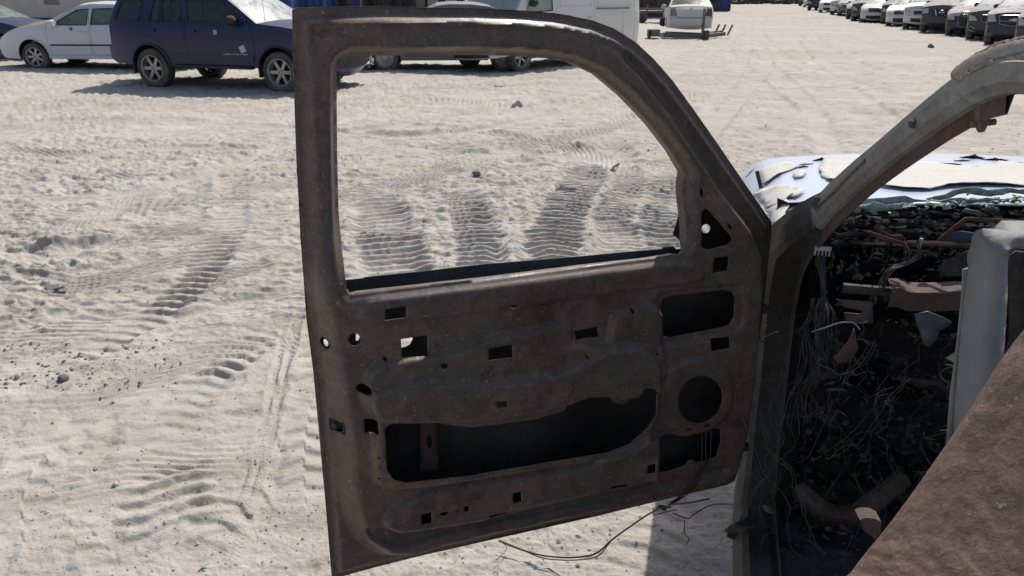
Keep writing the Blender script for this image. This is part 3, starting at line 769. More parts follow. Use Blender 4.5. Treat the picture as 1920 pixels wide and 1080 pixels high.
# -- white sedan seen through the door window, nose to the left, broken front
def face_broken(A):
    r, patch = A['root'], A['patch']
    patch('grille', 1, [(-.5, .34), (.5, .34), (.5, .62), (-.5, .62)], M['dark'], .02)
    m = MB(); rng = random.Random(4)
    m.tube([(2.2, .80, .62), (2.42, .74, .60), (2.52, .55, .52), (2.46, .62, .34), (2.3, .78, .30)], .022, 6)
    m.tube([(2.25, .80, .50), (2.40, .72, .44), (2.35, .75, .30)], .018, 6)
    m.build('torn_bumper', M['bracket'], r)
    m = MB()
    for k in range(7): m.box((2.28 + rng.uniform(-.1, .15), .7 + rng.uniform(-.15, .12), .42 + rng.uniform(-.1, .18)), (.12, .1, .05), Matrix.Rotation(rng.uniform(-1, 1), 3, 'Y') @ Matrix.Rotation(rng.uniform(-1, 1), 3, 'Z'))
    m.build('bumper_shards', M['lampgrey'], r, 0)
    MB().tube([(2.35, .7, .35), (2.4, .72, .22), (2.44, .74, .10), (2.5, .75, .02)], .01, 5).build('dangling_wire', M['dark'], r)
pA = ground(723, 133); hdA = math.radians(180 + 3); fwA = Vector((math.cos(hdA), math.sin(hdA), 0)); lfA = Vector((-fwA.y, fwA.x, 0))
build_car('parked_sedan', 'silver grey sedan with a broken front bumper seen through the top of the door window', 'car', pA - fwA * 1.48 - lfA * .88, hdA, sedan(glass=M['glass_dark'], spk=9, sst=2, R=.315, face=face_broken), M['grey'])

# -- white van
VAN_TOP = [(-2.75, .38, 'tail'), (-2.80, .55, 'tail'), (-2.80, 1.5, 'tail'), (-2.74, 2.25, 'roof'), (-2.6, 2.40, 'roof'), (-1, 2.46, 'roof'), (.7, 2.44, 'roof'), (1.05, 2.34, 'ws'), (1.5, 1.82, 'ws'), (1.92, 1.30, 'hood'), (2.35, 1.12, 'hood'), (2.55, .98, 'nose'), (2.66, .70, 'nose'), (2.70, .50, 'nose'), (2.62, .32, 'nose')]
VAN_WINS = [([(.72, 1.32), (1.62, 1.28), (1.50, 1.50), (1.10, 1.98), (.72, 2.02)], 0)]
VAN_DOORS = [[(.62, .42), (1.26, .42), (1.32, .72), (1.62, .86), (1.74, 1.24), (1.16, 2.10), (.62, 2.14)], [(-.82, .42), (.58, .42), (.58, 2.2), (-.82, 2.2)]]
def face_van(A):
    r, patch = A['root'], A['patch']; s = A['car']
    for sg in (1, -1): patch('headlight', 1, [(sg * .62, .78), (sg * .96, .80), (sg * .96, 1.05), (sg * .66, .98)][::sg], M['lamp'], .015)
    patch('grille', 1, [(-.5, .62), (.5, .62), (.52, .88), (-.52, .88)], M['dark'], .015)
    patch('bumper', 1, [(-.98, .34), (.98, .34), (.98, .55), (-.98, .55)], M['dark'], .03)
    for sg in (1, -1):
        patch('tail_light', -1, [(sg * .9, .9), (sg * .985, .9), (sg * .985, 1.3), (sg * .9, 1.3)][::sg], M['lampred'], .012)
        y = sg * (s.halfw(-1.5, 1.32) + .005)
        MB().box((-1.55, y, 1.335), (1.35, .02, .035)).box((-1.55, y + sg * .012, 1.35), (1.35, .014, .006)).box((-1.55, y + sg * .012, 1.32), (1.35, .014, .006)).build('door_rail', M['bracket'], r)
        for (x0, x1, z0, z1) in ((-2.5, -.95, 1.40, 2.1), (-2.5, -1.95, .55, 1.25), (-.7, .45, 1.40, 2.1)):
            lp = [(x, sg * (s.halfw(x, z) + .003), z) for x, z in resample([(x0, z0), (x1, z0), (x1, z1), (x0, z1)], .3)]
            MB().tube(lp + lp[:1], .011, 4, False).build('pressed_panel_line', M['white'], r)
    MB().tube([(1.95, -.5, 1.32), (1.8, .2, 1.52)], .012, 5).build('wiper', M['dark'], r)
pV = ground(973, 133); hdV = math.radians(180 + 44); fwV = Vector((math.cos(hdV), math.sin(hdV), 0)); lfV = Vector((-fwV.y, fwV.x, 0))
build_car('parked_van', 'white high roofed panel van with a sliding door rail, parked behind the rusty door', 'van', pV - fwV * 1.75 - lfV * .88, hdV,
    dict(L=5.6, W=1.98, belt=1.25, R=.34, zb=.36, wx=(1.75, -1.55), top=VAN_TOP, doors=VAN_DOORS, wins=VAN_WINS, mirror=(1.45, 1.5), mirmat=M['dark'], tw=.23, spk=5, seatx=(.9,), dashx=1.6, tum=.10, glass=M['glass_dusty'], g_ws=M['glass_dusty'], nose=.2, face=face_van), M['white'])

# -- stripped white sedan seen from behind, resting on steel beams
def face_rear(A):
    r, patch = A['root'], A['patch']
    for sg in (1, -1): patch('tail_light', -1, [(sg * .66, .73), (sg * .985, .71), (sg * .985, 1.0), (sg * .80, 1.0)][::sg], M['lampgrey'] if sg > 0 else M['lampred'], .012)
    patch('number_plate_recess', -1, [(-.34, .72), (.34, .72), (.34, .86), (-.34, .86)], M['offwhite'], .02)
    lid = [(-.78, .66), (.78, .66), (.80, 1.03), (-.80, 1.03)]
    lp = [A['at'](-1, z, y) + Vector((-.004, 0, 0)) for y, z in resample([(-.60, .655), (.60, .655), (.66, .72), (.80, 1.03)], .08, False)]
    MB().tube(lp, .008, 4).build('boot_lid_gap', M['dark'], r)
    lp = [A['at'](-1, z, y) + Vector((-.004, 0, 0)) for y, z in resample([(-.60, .655), (-.66, .72), (-.80, 1.03)], .08, False)]
    MB().tube(lp, .008, 4).build('boot_lid_gap', M['dark'], r)
    MB().lathe([(.0, .0), (.045, 0), (.045, .012), (0, .012)], 'x', tuple(A['at'](-1, .98, 0) + Vector((-.02, 0, 0))), 12).build('emblem', M['chrome'], r)
    MB().box((.55, 0, 1.36), (.03, .22, .08)).build('rear_view_mirror', M['dark'], r)
    for y in (-.5, .5):
        MB().box((-1.2, y, 1.10), (.12, .26, .16), None, .8).build('rear_headrest', M['dark'], r)
    rng = random.Random(8); m = MB()
    for k in range(6): m.box((1.2 + rng.uniform(-.4, .2), .86 + rng.uniform(-.05, .14), .5 + rng.uniform(-.2, .25)), (.35, .10, .25), Matrix.Rotation(rng.uniform(-.6, .6), 3, 'Y') @ Matrix.Rotation(rng.uniform(-.5, .5), 3, 'Z'))
    m.build('crushed_front_wing', M['darkblue'], r, 0)
pS = ground(1292, 72); hdS = math.radians(81)
fwS = Vector((math.cos(hdS), math.sin(hdS), 0))
build_car('stripped_sedan', 'chalky white sedan shell seen from behind, sitting on rusted steel beams', 'car', pS + fwS * 2.4 + Vector((0, 0, .10)), hdS, sedan(glass=M['glass_clear'], face=face_rear, nowheel=True, seatx=(.15,)), M['offwhite'])
fr = empty('steel_beam_frame', pS + Vector((0, -.25, 0)), 0); tag(fr, 'rusted steel beams with an upright post under the stripped white sedan', 'steel frame')
MB().bar((-1.05, 0, .14), (.42, -.5, .12), .14, .14).bar((-1.0, 0.03, .25), (.3, -.35, .22), .05, .05).build('cross_beam', M['ash'], fr)
MB().bar((.36, -.5, .12), (1.45, .55, .16), .14, .14).bar((.4, -.35, .24), (1.3, .5, .26), .05, .05).build('cross_beam', M['ash'], fr)
MB().bar((.33, -.52, .0), (.33, -.52, 1.12), .09, .09, up=(0, 1, 0)).box((.33, -.52, .02), (.4, .4, .04)).build('post', M['ash'], fr)
MB().box((.46, -.62, .18), (.16, .12, .32), Matrix.Rotation(.3, 3, 'Z')).box((.27, -.6, .52), (.05, .06, .12)).build('clamp', M['rust_red'], fr)
MB().box((-1.45, .1, .22), (.42, .5, .26)).box((-1.65, -.1, .16), (.12, .1, .3)).build('steel_block', M['ash'], fr)
for (x, y, a) in ((1.5, .7, .4), (1.72, .5, .25), (1.3, .9, .1)):
    MB().bar((x - .15, y, .1), (x + .02, y, .50), .06, .06, up=(0, 1, 0)).build('upright', M['ash'], fr)

# -- row of parked cars on the right
def face_row(kind, lampm='lamp', plate=False):
    def f(A):
        r, patch, at = A['root'], A['patch'], A['at']; s = A['car']; k = s.P.get('fz', 0.0)
        hz = lambda q: [(a, b + k) for a, b in q]
        if kind == 'bowtie':
            g = patch('grille', 1, hz([(-.50, .66), (0, .62), (.50, .66), (.56, .92), (-.56, .92)]), M['dark'], .02, ring=.014)
            MB().prism([(-.15, -.02), (-.06, -.02), (-.05, -.045), (.05, -.045), (.06, -.02), (.15, -.02), (.17, .025), (.06, .025), (.05, .05), (-.05, .05), (-.06, .025), (-.13, .025)], .02, lambda a, b, c: at(1, .80 + k, 0) + Vector((.03 + c, a, b))).build('bowtie_emblem', M['chrome'], r, 0)
            for z in (.735,): MB().tube([at(1, z + k + .04 * abs(y), y * .5) + Vector((.03, 0, 0)) for y in (-1, -.5, -.2)], .012, 5).tube([at(1, z + k + .04 * abs(y), y * .5) + Vector((.03, 0, 0)) for y in (.2, .5, 1)], .012, 5).build('grille_bar', M['chrome'], r)
        elif kind == 'rings':
            patch('grille', 1, hz([(-.34, .42), (.34, .42), (.42, .60), (.40, .86), (-.40, .86), (-.42, .60)]), M['dark'], .02, ring=.012)
            for i in range(4):
                c = at(1, .74 + k, 0) + Vector((.045, -.135 + .09 * i, 0))
                MB().tube([c + Vector((0, .055 * math.cos(a), .055 * math.sin(a))) for a in [2 * math.pi * q / 16 for q in range(17)]], .009, 5, False).build('ring_emblem', M['chrome'], r)
        elif kind == 'vbar':
            patch('grille', 1, hz([(-.46, .68), (.46, .68), (.52, .94), (-.52, .94)]), M['dark'], .02)
            c = at(1, .82 + k, 0) + Vector((.05, 0, 0))
            MB().tube([c + Vector((0, .095 * math.cos(a), .085 * math.sin(a))) for a in [2 * math.pi * q / 16 for q in range(17)]], .014, 5, False).box(tuple(c), (.02, .24, .035)).build('round_emblem', M['chrome'], r)
            for sg in (1, -1): MB().bar(at(1, .93 + k, sg * .34) + Vector((.04, 0, 0)), at(1, .69 + k, sg * .2) + Vector((.04, 0, 0)), .03, .05).build('grille_bar', M['chrome'], r)
        elif kind == 'vw':
            patch('grille', 1, hz([(-.52, .56), (.52, .56), (.54, .70), (-.54, .70)]), M['dark'], .02)
            patch('lower_grille', 1, hz([(-.5, .30), (.5, .30), (.55, .43), (-.55, .43)]), M['dark'], .02)
            c = at(1, .63 + k, 0) + Vector((.04, 0, 0))
            MB().tube([c + Vector((0, .06 * math.cos(a), .06 * math.sin(a))) for a in [2 * math.pi * q / 16 for q in range(17)]], .009, 5, False).tube([c + Vector((0, -.04, .04)), c + Vector((0, 0, -.05)), c + Vector((0, .04, .04))], .007, 5).build('round_emblem', M['chrome'], r)
        elif kind == 'hex':
            patch('grille', 1, hz([(-.36, .58), (.36, .58), (.46, .72), (.40, .82), (-.40, .82), (-.46, .72)]), M['dark'], .02, ring=.014)
            for sg in (1, -1):
                patch('fog_lamp', 1, hz([(sg * .60, .30), (sg * .90, .34), (sg * .92, .46), (sg * .66, .40)][::sg]), M['dark'], .02, ring=.013)
        else:
            patch('grille', 1, hz([(-.45, .55), (.45, .55), (.48, .72), (-.48, .72)]), M['dark'], .02, ring=.008)
            patch('lower_grille', 1, hz([(-.6, .30), (.6, .30), (.6, .42), (-.6, .42)]), M['dark'], .02)
        for sg in (1, -1):
            b = s.P.get('hl', [(.60, .62), (.96, .64), (.985, .86), (.70, .76)])
            patch('headlight', 1, hz([(sg * a, z) for a, z in b][::sg]), M[lampm], .018)
        if plate:
            c = at(1, .49 + k, 0) + Vector((.03, 0, 0))
            pl = MB().box(tuple(c), (.02, .50, .11)).build('number_plate', M['white_sticker'], r)
    return f
def lift(top, dz, sx=1.0): return [(x * sx, z + (dz if z > .5 else dz * .4), k) for x, z, k in top]
rowdef = [ # px of the seen left front corner on the ground, builder, paint, label
 ((1895, 96), suv, dict(face=face_row('plain'), fz=.12), 'darkgrey', 'dark car with a pale headlight at the right edge, nearest of the parked row'),
 ((1841, 84), suv, dict(face=face_row('bowtie'), hl=[(.64, .76), (.98, .76), (.985, 1.0), (.76, .97)]), 'darkblue', 'dark blue SUV with a bow tie badge on its grille in the parked row'),
 ((1807, 74), suv, dict(face=face_row('hex'), fz=.05), 'darkgrey', 'charcoal crossover with chrome edged grille, right of the four ring badged car'),
 ((1769, 66.5), sedan, dict(face=face_row('rings'), top=lift(SEDAN_TOP, .12)), 'darkblue', 'dark blue car with four linked rings on its grille in the parked row'),
 ((1722, 60), suv, dict(face=face_row('vbar'), hl=[(.68, .80), (.98, .80), (.985, 1.0), (.70, 1.0)], top=lift(SUV_TOP, .08), sink=.02), 'darkgrey', 'big dark grey off roader with a round badge in a black grille'),
 ((1690, 54), suv, dict(face=face_row('plain'), fz=.1), 'white', 'white SUV with a charcoal grille, left of the big dark grey off roader'),
 ((1658, 49), sedan, dict(face=face_row('vw', plate=True), hl=[(.58, .58), (.9, .6), (.96, .78), (.62, .71)]), 'white', 'white compact car with a number plate and thin black grille'),
 ((1649, 44.5), suv, dict(face=face_row('plain')), 'maroon', 'maroon SUV mostly hidden behind the white compact car with the plate'),
 ((1611, 42), sedan, dict(face=face_row('plain')), 'offwhite', 'dusty off white sedan with a wide dark lower bumper in the parked row'),
 ((1594, 39.5), suv, dict(face=face_row('hex')), 'darkgrey', 'dark SUV in the middle of the row, left of the dusty off white sedan'),
 ((1584, 36), sedan, dict(face=face_row('plain')), 'darkblue', 'dark blue sedan squeezed between two darker cars midway along the row'),
 ((1568, 29.5), sedan, dict(face=face_row('plain'), top=lift(SEDAN_TOP, .1)), 'grey', 'grey hatchback like car in the far half of the row beside white cars'),
 ((1555, 27.5), suv, dict(face=face_row('plain')), 'white', 'white SUV in the far half of the row, nearer one of two neighbouring white cars'),
 ((1534, 23.5), sedan, dict(face=face_row('vw')), 'white', 'small white car in the far half of the row beside a dark blue SUV'),
 ((1513, 19.5), suv, dict(face=face_row('plain')), 'darkblue', 'dark blue SUV standing forward near the far end of the parked row'),
 ((1505, 14), sedan, dict(face=face_row('plain')), 'white', 'distant white car peeking out left of the dark blue SUV near the row end'),
 ((1497, 11), suv, dict(face=face_row('plain')), 'darkgrey', 'distant dark car at the far end of the parked row'),
]
for i, (pp, bld, kw, pm, lab) in enumerate(rowdef):
    g = ground(*pp); view = math.atan2(-g.y, -g.x); h = view - math.radians(13)
    P = bld(**kw); P.setdefault('glass', M['glass_dark']); P['g_ws'] = M['glass_dusty'] if i % 3 else M['glass_green']
    fwv = Vector((math.cos(h), math.sin(h), 0)); lfv = Vector((-fwv.y, fwv.x, 0))
    # seen-left side is the car's right-hand side (-left axis)
    c = g - fwv * (P['L'] / 2 - .35) + lfv * (P['W'] / 2 - .06)
    build_car('parked_car', lab, 'car', c, h, P, M[pm], group='cars parked in the row on the right', sides=(-1,), detail=2 if i < 8 else 1)
# ---------------------------------------------------------------- far yard: coach, containers, sheds, heaps
m_cream = mat_simple('cream_coach_side', (.52, .50, .45), .5, 0, .06, 2, dust=.3)
m_teal = mat_simple('teal_skirt', (.03, .075, .08), .5, 0, .2, 4, dust=.3)
m_blue = mat_simple('blue_container_steel', (.02, .06, .22), .55, 0, .15, 3, dust=.15)
m_shed = mat_simple('dark_shed_wall', (.06, .065, .07), .8, 0, .3, 4, dust=.3)
m_tanw = mat_simple('tan_render', (.42, .38, .31), .8, 0, .1, 3)
m_wood = mat_simple('weathered_timber', (.22, .16, .10), .85, 0, .25, 8)
D = 33
xl, xr_ = -26.5, ground(228, 80).x * 0 + (228 - 960) / FPX * (D * math.cos(PITCH))
co = empty('white_coach', ((xl + xr_) / 2, D + 1.25, 0)); tag(co, 'long cream coach body with a dark stripe and small vent behind the white sedan', 'bus')
w = xr_ - xl
b = MB()
prof = [(-1.25, .72), (-1.25, 2.2), (-1.22, 2.9), (-1.1, 3.1), (1.1, 3.1), (1.22, 2.9), (1.25, .72)]
n0 = 0
for i in range(8):
    x = -w / 2 + w * i / 7; k = .97 if i in (0, 7) else 1
    b.v += [Vector((x, y * k, z)) for y, z in prof]
for i in range(7):
    for j in range(6): b.f.append((i * 7 + j, i * 7 + j + 1, (i + 1) * 7 + j + 1, (i + 1) * 7 + j))
b.f += [tuple(range(7)), tuple(range(49, 56))[::-1]]
b.build('body', m_cream, co, .5)
MB().box((0, 0, .56), (w - .1, 2.4, .31)).build('skirt', m_teal, co)
MB().box((0, -1.262, 1.66), (w - .2, .02, .07)).build('stripe', M['sticker_print'], co)
MB().box((0, -1.262, 1.80), (w - .2, .015, .03)).build('stripe', M['maroon'], co)
vx = (92 - 960) / FPX * D * math.cos(PITCH) - (xl + xr_) / 2
vt = MB().box((vx, -1.258, 1.32), (.62, .02, .22)).build('vent', M['bracket'], co)
for k in range(4): MB().box((vx, -1.275, 1.25 + k * .048), (.56, .02, .012)).build('slat', M['lampgrey'], vt)
for x in (-7, -3.2, 4.6):
    MB().lathe([(0, -.14), (.3, -.14), (.48, -.12), (.48, .12), (.3, .14), (0, .14)], 'y', (x, -1.05, .47), 22).build('wheel', M['tyre'], co)
for k in range(9):
    MB().box((-w / 2 + 1.2 + k * 2.0, -1.258, 2.25), (1.75, .02, .8)).build('window', M['glass_dark'], co, 0)

def cont(px0, px1, Y, dep, hgt, label, mat, name='shipping_container', cat='container', corr=True):
    x0, x1 = [(p - 960) / FPX * (Y * math.cos(PITCH) + .2) for p in (px0, px1)]
    r = empty(name, ((x0 + x1) / 2, Y + dep / 2, 0)); tag(r, label, cat); W_ = x1 - x0
    m = MB(); n = int(W_ / .14); base = []
    if corr:
        for k in range(n + 1):
            x = -W_ / 2 + W_ * k / n; y = -dep / 2 + (.04 if (k // 1) % 2 else 0)
            m.v += [Vector((x, y, .15)), Vector((x, y, hgt - .12))]
        for k in range(n): m.f.append((2 * k, 2 * k + 2, 2 * k + 3, 2 * k + 1))
        m.box((0, .06, hgt / 2), (W_, dep - .12, hgt - .2))
        m.build('corrugated_wall', mat, r, 0)
        MB().box((0, -dep / 2, hgt - .06), (W_ + .06, .12, .12)).box((0, -dep / 2, .09), (W_ + .06, .12, .14)).build('rail', mat, r)
        for sx in (-1, 1): MB().box((sx * W_ / 2, -dep / 2, hgt / 2), (.12, .13, hgt)).build('corner_post', mat, r)
    return r, W_
cont(512, 545, 29.5, 2.4, 2.6, 'blue corrugated container behind the windshield of the dark blue SUV', m_blue)
cont(549, 606, 31, 2.4, 2.6, 'second blue corrugated container, just above the rusty door corner', m_blue)
# shed / workshop row seen above the door frame
def shed(px0, px1, Y, hgt, label, wallm, bays, name='workshop_shed', cat='building'):
    x0, x1 = [(p - 960) / FPX * (Y * math.cos(PITCH) + .2) for p in (px0, px1)]
    W_ = x1 - x0; r = empty(name, ((x0 + x1) / 2, Y + 3, 0)); tag(r, label, cat)
    holes = []; x = -W_ / 2
    pitch_ = W_ / len(bays)
    wl = MB()
    for i, bk in enumerate(bays):
        a, c = -W_ / 2 + i * pitch_, -W_ / 2 + (i + 1) * pitch_
        o0, o1 = a + pitch_ * .12, c - pitch_ * .12
        z0, z1 = (.0, 2.2) if bk in 'dg' else (.8, 2.1)
        wl.box(((a + o0) / 2, -2.9, hgt / 2), (o0 - a, .2, hgt)).box(((o1 + c) / 2, -2.9, hgt / 2), (c - o1, .2, hgt)).box(((o0 + o1) / 2, -2.9, (z1 + hgt) / 2), (o1 - o0, .2, hgt - z1))
        if z0 > 0: wl.box(((o0 + o1) / 2, -2.9, z0 / 2), (o1 - o0, .2, z0))
        nm, mt = {'d': ('door', m_shed), 'g': ('roller_door', m_blue), 'w': ('window', M['glass_dark']), 'p': ('window', M['glass_dusty']), 't': ('panel', m_tanw)}[bk]
        ww = MB().box(((o0 + o1) / 2, -2.86, (z0 + z1) / 2), (o1 - o0, .05, z1 - z0)).build(nm, mt, r)
        if bk in 'wpd': MB().box(((o0 + o1) / 2, -2.9, (z0 + z1) / 2), (.06, .06, z1 - z0)).box(((o0 + o1) / 2, -2.9, 1.25), (o1 - o0, .05, .05)).build('frame', M['whiteblue'] if bk == 'p' else M['dark'], ww)
    wl.build('wall', wallm, r, 0)
    MB().box((0, 2.9, hgt / 2), (W_, .2, hgt)).box((-W_ / 2 + .1, 0, hgt / 2), (.2, 5.6, hgt)).box((W_ / 2 - .1, 0, hgt / 2), (.2, 5.6, hgt)).build('wall', wallm, r, 0)
    MB().box((0, 0, hgt + .08), (W_ + .5, 6.8, .14)).build('roof', M['bracket'], r, 0)
    return r
shed(608, 676, 33, 3.0, 'low blue grey workshop with dark windows left of the pale wall', m_shed, 'pwg')
shed(678, 800, 35, 3.0, 'dark workshop shed with timber doors above the door frame', m_shed, 'dwdwt', )
shed(802, 872, 33.5, 3.0, 'pale rendered building with narrow dark windows left of the van', m_tanw, 'twtw')
shed(1130, 1262, 56, 3.2, 'dark open sheds behind the white van and the stripped sedan', m_shed, 'dwdwd')
# far boundary: mixed dark sheds closing the yard
shed(-340, -20, 46, 3.2, 'long grey shed beyond the coach at the left', m_shed, 'wdwdwdw')
r = shed(1262, 1372, 74, 3.0, 'far blue grey sheds above the stripped white sedan', m_shed, 'gwdwg')
wall = empty('yard_wall', (0, 135, 0)); tag(wall, 'low dark boundary wall closing the far end of the yard', 'wall')
for k in range(34):
    MB().box((-80 + k * 6.0, 0, 1.1), (5.85, .2, 2.2)).build('wall_panel', m_shed if k % 3 else m_tanw, wall, 0)
    MB().box((-83 + k * 6.0, 0, 1.2), (.25, .3, 2.4)).build('post', m_tanw, wall, 0)
# cloth covered trailer and timber planks beside the stripped sedan
tr = empty('flatbed_trailer', ground(1228, 42)); tag(tr, 'low timber trailer with a grey sheet beside the stripped white sedan', 'trailer')
MB().box((0, 0, .62), (3.6, 1.8, .10)).build('bed', m_wood, tr)
for k in range(4): MB().box((-1.6 + k * .95, -.9, .85), (.07, .06, .4)).build('stake', m_wood, tr)
MB().box((0, -.93, .78), (3.6, .03, .12)).build('plank', m_wood, tr)
MB().add([(.0, -.6, .68), (1.9, -.7, .68), (2.0, .7, .68), (.1, .7, .68), (1.9, 0, 1.5), (1.2, .1, 1.15)], [(0, 1, 5), (1, 4, 5), (1, 2, 4), (2, 3, 5), (2, 5, 4), (3, 0, 5)]).build('grey_sheet', M['ash'], tr)
for sx in (-1, 1): MB().lathe([(0, -.1), (.3, -.1), (.33, 0), (.3, .1), (0, .1)], 'y', (sx * .9, -.75, .32), 14).build('wheel', M['tyre'], tr)
g = ground(1357, 10)
build_car('distant_car', 'distant grey car standing alone above the stripped white sedan', 'car', g + Vector((0, 2.2, 0)), math.radians(-95), sedan(glass=M['glass_dark'], face=face_row('plain')), M['grey'], detail=0)
# scrap heap on the horizon
rng = random.Random(77)
hp = MB()
for k in range(520):
    x = rng.uniform(24, 62); y = rng.uniform(112, 124); h_ = rng.random() ** 2 * 1.3
    R3 = Matrix.Rotation(rng.uniform(0, 3), 3, 'Z') @ Matrix.Rotation(rng.uniform(-1, 1), 3, 'X')
    hp.box((x, y, h_ * .6 + .1), (rng.uniform(.3, 1.6), rng.uniform(.2, .9), rng.uniform(.2, .7)), R3, rng.uniform(.4, 1))
tag(hp.build('scrap_heap', M['char'], None, 0), 'dark line of heaped scrap along the far end of the yard', 'scrap', kind='stuff')

# ---------------------------------------------------------------- stones and litter
m_stone = mat_simple('pale_stone', (.42, .40, .37), .9, 0, .15, 25, bmp=.5)
m_dstone = mat_simple('grey_stone', (.16, .15, .14), .9, 0, .25, 25, bmp=.5)
def stone(px, size, label, mat, seed, name='stone', cat='stone', flat=.75, group=None):
    g = ground(*px); rng = random.Random(seed); bm = bmesh.new(); bmesh.ops.create_icosphere(bm, subdivisions=2, radius=1)
    for v in bm.verts:
        n = 1 + .28 * math.sin(v.co.x * 3.1 + seed) * math.cos(v.co.y * 2.7 + seed * 2) + rng.uniform(-.06, .06)
        v.co *= n; v.co.z *= flat
    me = bpy.data.meshes.new(name); bmesh.ops.scale(bm, vec=(size, size * .8, size), verts=bm.verts); bm.to_mesh(me); bm.free(); me.materials.append(mat)
    o = bpy.data.objects.new(name, me); o.location = (g.x, g.y, gz(g.x, g.y) + size * flat * .45); o.rotation_euler = (.1, .2, seed); link(o)
    tag(o, label, cat, group); return o
stone((969, 199), .10, 'pale stone lying on the sand in the middle of the door window view', m_stone, 3)
stone((1745, 88), .11, 'dark round stone on the track in front of the parked row', m_dstone, 5)
stone((893, 331), .045, 'small dark lump of burnt debris left of the tyre ruts seen through the window', m_dstone, 6, 'debris_lump', 'debris', .5)
stone((938, 790), .035, 'unused', m_dstone, 7) if False else None
stone((120, 712), .028, 'dark clod in the dark stone patch by the left edge', m_dstone, 8, flat=.8)
stone((215, 905), .016, 'small clod on the pale sand low at the left', m_stone, 9)
def shards(px, specs, label, mat, name='broken_shard', cat='debris', th=.004):
    """a bent piece or two of broken sheet lying as one litter piece"""
    g = ground(*px); m = MB()
    for (cx, cy, r_, rot, tilt, seed) in specs:
        r_ *= .62
        rg = random.Random(seed); pl = rnd_poly(0, 0, r_, 7, rg, .4)
        R3 = Matrix.Rotation(rot, 3, 'Z') @ Matrix.Rotation(tilt, 3, 'X')
        m.prism(pl, th, lambda a, b, c: R3 @ Vector((a * 1.5, b * .8, c + .25 * a * a / r_)) + Vector((cx, cy, r_ * abs(math.sin(tilt)) * .8 + .004)))
    o = m.build(name, mat, None, .5, (g.x, g.y, gz(g.x, g.y) + .006)); tag(o, label, cat); return o
m_shard = mat_simple('grey_plastic_shard', (.20, .215, .23), .5, 0, .2, 20, dust=.4)
m_green = mat_simple('greenish_shard', (.10, .115, .115), .35, 0, .2, 20, dust=.3)
shards((100, 545), [(0, 0, .055, .3, .5, 1), (.05, .0, .05, 1.2, -.6, 2), (-.04, .01, .035, 2.2, .5, 3), (.08, -.02, .03, .1, .3, 12)], 'crumpled grey shards lying together near the left edge', m_shard)
shards((15, 534), [(0, 0, .04, .1, .7, 4)], 'grey shard standing up from the sand at the left edge', m_shard)
shards((358, 568), [(0, 0, .045, .5, .35, 5), (.02, .01, .03, 1.4, -.3, 6)], 'flat dark green grey shard beside the smooth tyre track', m_green)
shards((1235, 1008), [(0, 0, .018, .8, .4, 7)], 'tiny pale blue plastic chip on the sand below the door', mat_simple('pale_blue_plastic', (.38, .46, .50), .5))
shards((383, 1052), [(0, 0, .016, .8, .4, 9)], 'tiny pale green chip beside the bicycle tyre track', mat_simple('pale_green_plastic', (.35, .40, .37), .5))
shards((937, 166), [(0, 0, .13, .1, .05, 10)], 'flat dark scrap of rubber on the sand beyond the pale stone', M['dark'])
stk = MB().tube([ground(1146, 323) + Vector((0, 0, .02)), ground(1152, 318) + Vector((0, 0, .035)), ground(1160, 313) + Vector((0, 0, .03))], .014, 6).build('short_stick', M['char'])
tag(stk, 'short dark stick on the tyre rutted sand right of centre', 'stick')
def pebbles(name, n, box, smin, smax, mat, seed, dens=None):
    rng = random.Random(seed); m = MB(); xs, ys = [], []
    while len(xs) < n:
        px_, py_ = rng.uniform(box[0], box[2]), rng.uniform(box[1], box[3]); g = ground(px_, py_)
        if dens and rng.random() > dens(g.x, g.y): continue
        xs.append(g.x); ys.append(g.y)
    X, Y = np.array(xs), np.array(ys); Z = ground_height(np.stack([X, Y], 1), np.hypot(X, Y)) - .01
    for x, y, z in zip(X, Y, Z):
        s_ = smin + (smax - smin) * rng.random() ** 3; a = rng.random() * 3
        v = []
        for (dx, dy, dz) in ((1, 0, .1), (0, 1, 0), (-1, 0, .15), (0, -1, 0), (.1, .1, .9), (0, 0, -.4)):
            k = s_ * rng.uniform(.7, 1.25); v.append((x + k * (dx * math.cos(a) - dy * math.sin(a)), y + k * (dx * math.sin(a) + dy * math.cos(a)), z + dz * k * .8))
        m.add(v, [(0, 1, 4), (1, 2, 4), (2, 3, 4), (3, 0, 4), (1, 0, 5), (2, 1, 5), (3, 2, 5), (0, 3, 5)])
    tag(m.build(name, mat, None, 0), kind='stuff')
    bpy.data.objects[-1] if False else None
pebbles('pebbles', 2600, (-60, 190, 1500, 1090), .0025, .012, m_stone, 3)
pebbles('dark_pebbles', 700, (-60, 190, 1500, 1090), .002, .008, m_dstone, 4)
pebbles('charred_crumbs', 260, (-10, 640, 330, 730), .004, .016, m_dstone, 5)
pebbles('far_clods', 1500, (-60, 60, 1920, 330), .008, .02, m_stone, 6)
for nm, lb in (('pebbles', 'small pale pebbles strewn over the sand'), ('dark_pebbles', 'small dark grit strewn over the sand'), ('charred_crumbs', 'black crumbs scattered in a band near the left edge'), ('far_clods', 'dry clods of sand across the middle of the yard')):
    tag(bpy.data.objects[nm], lb, 'gravel')
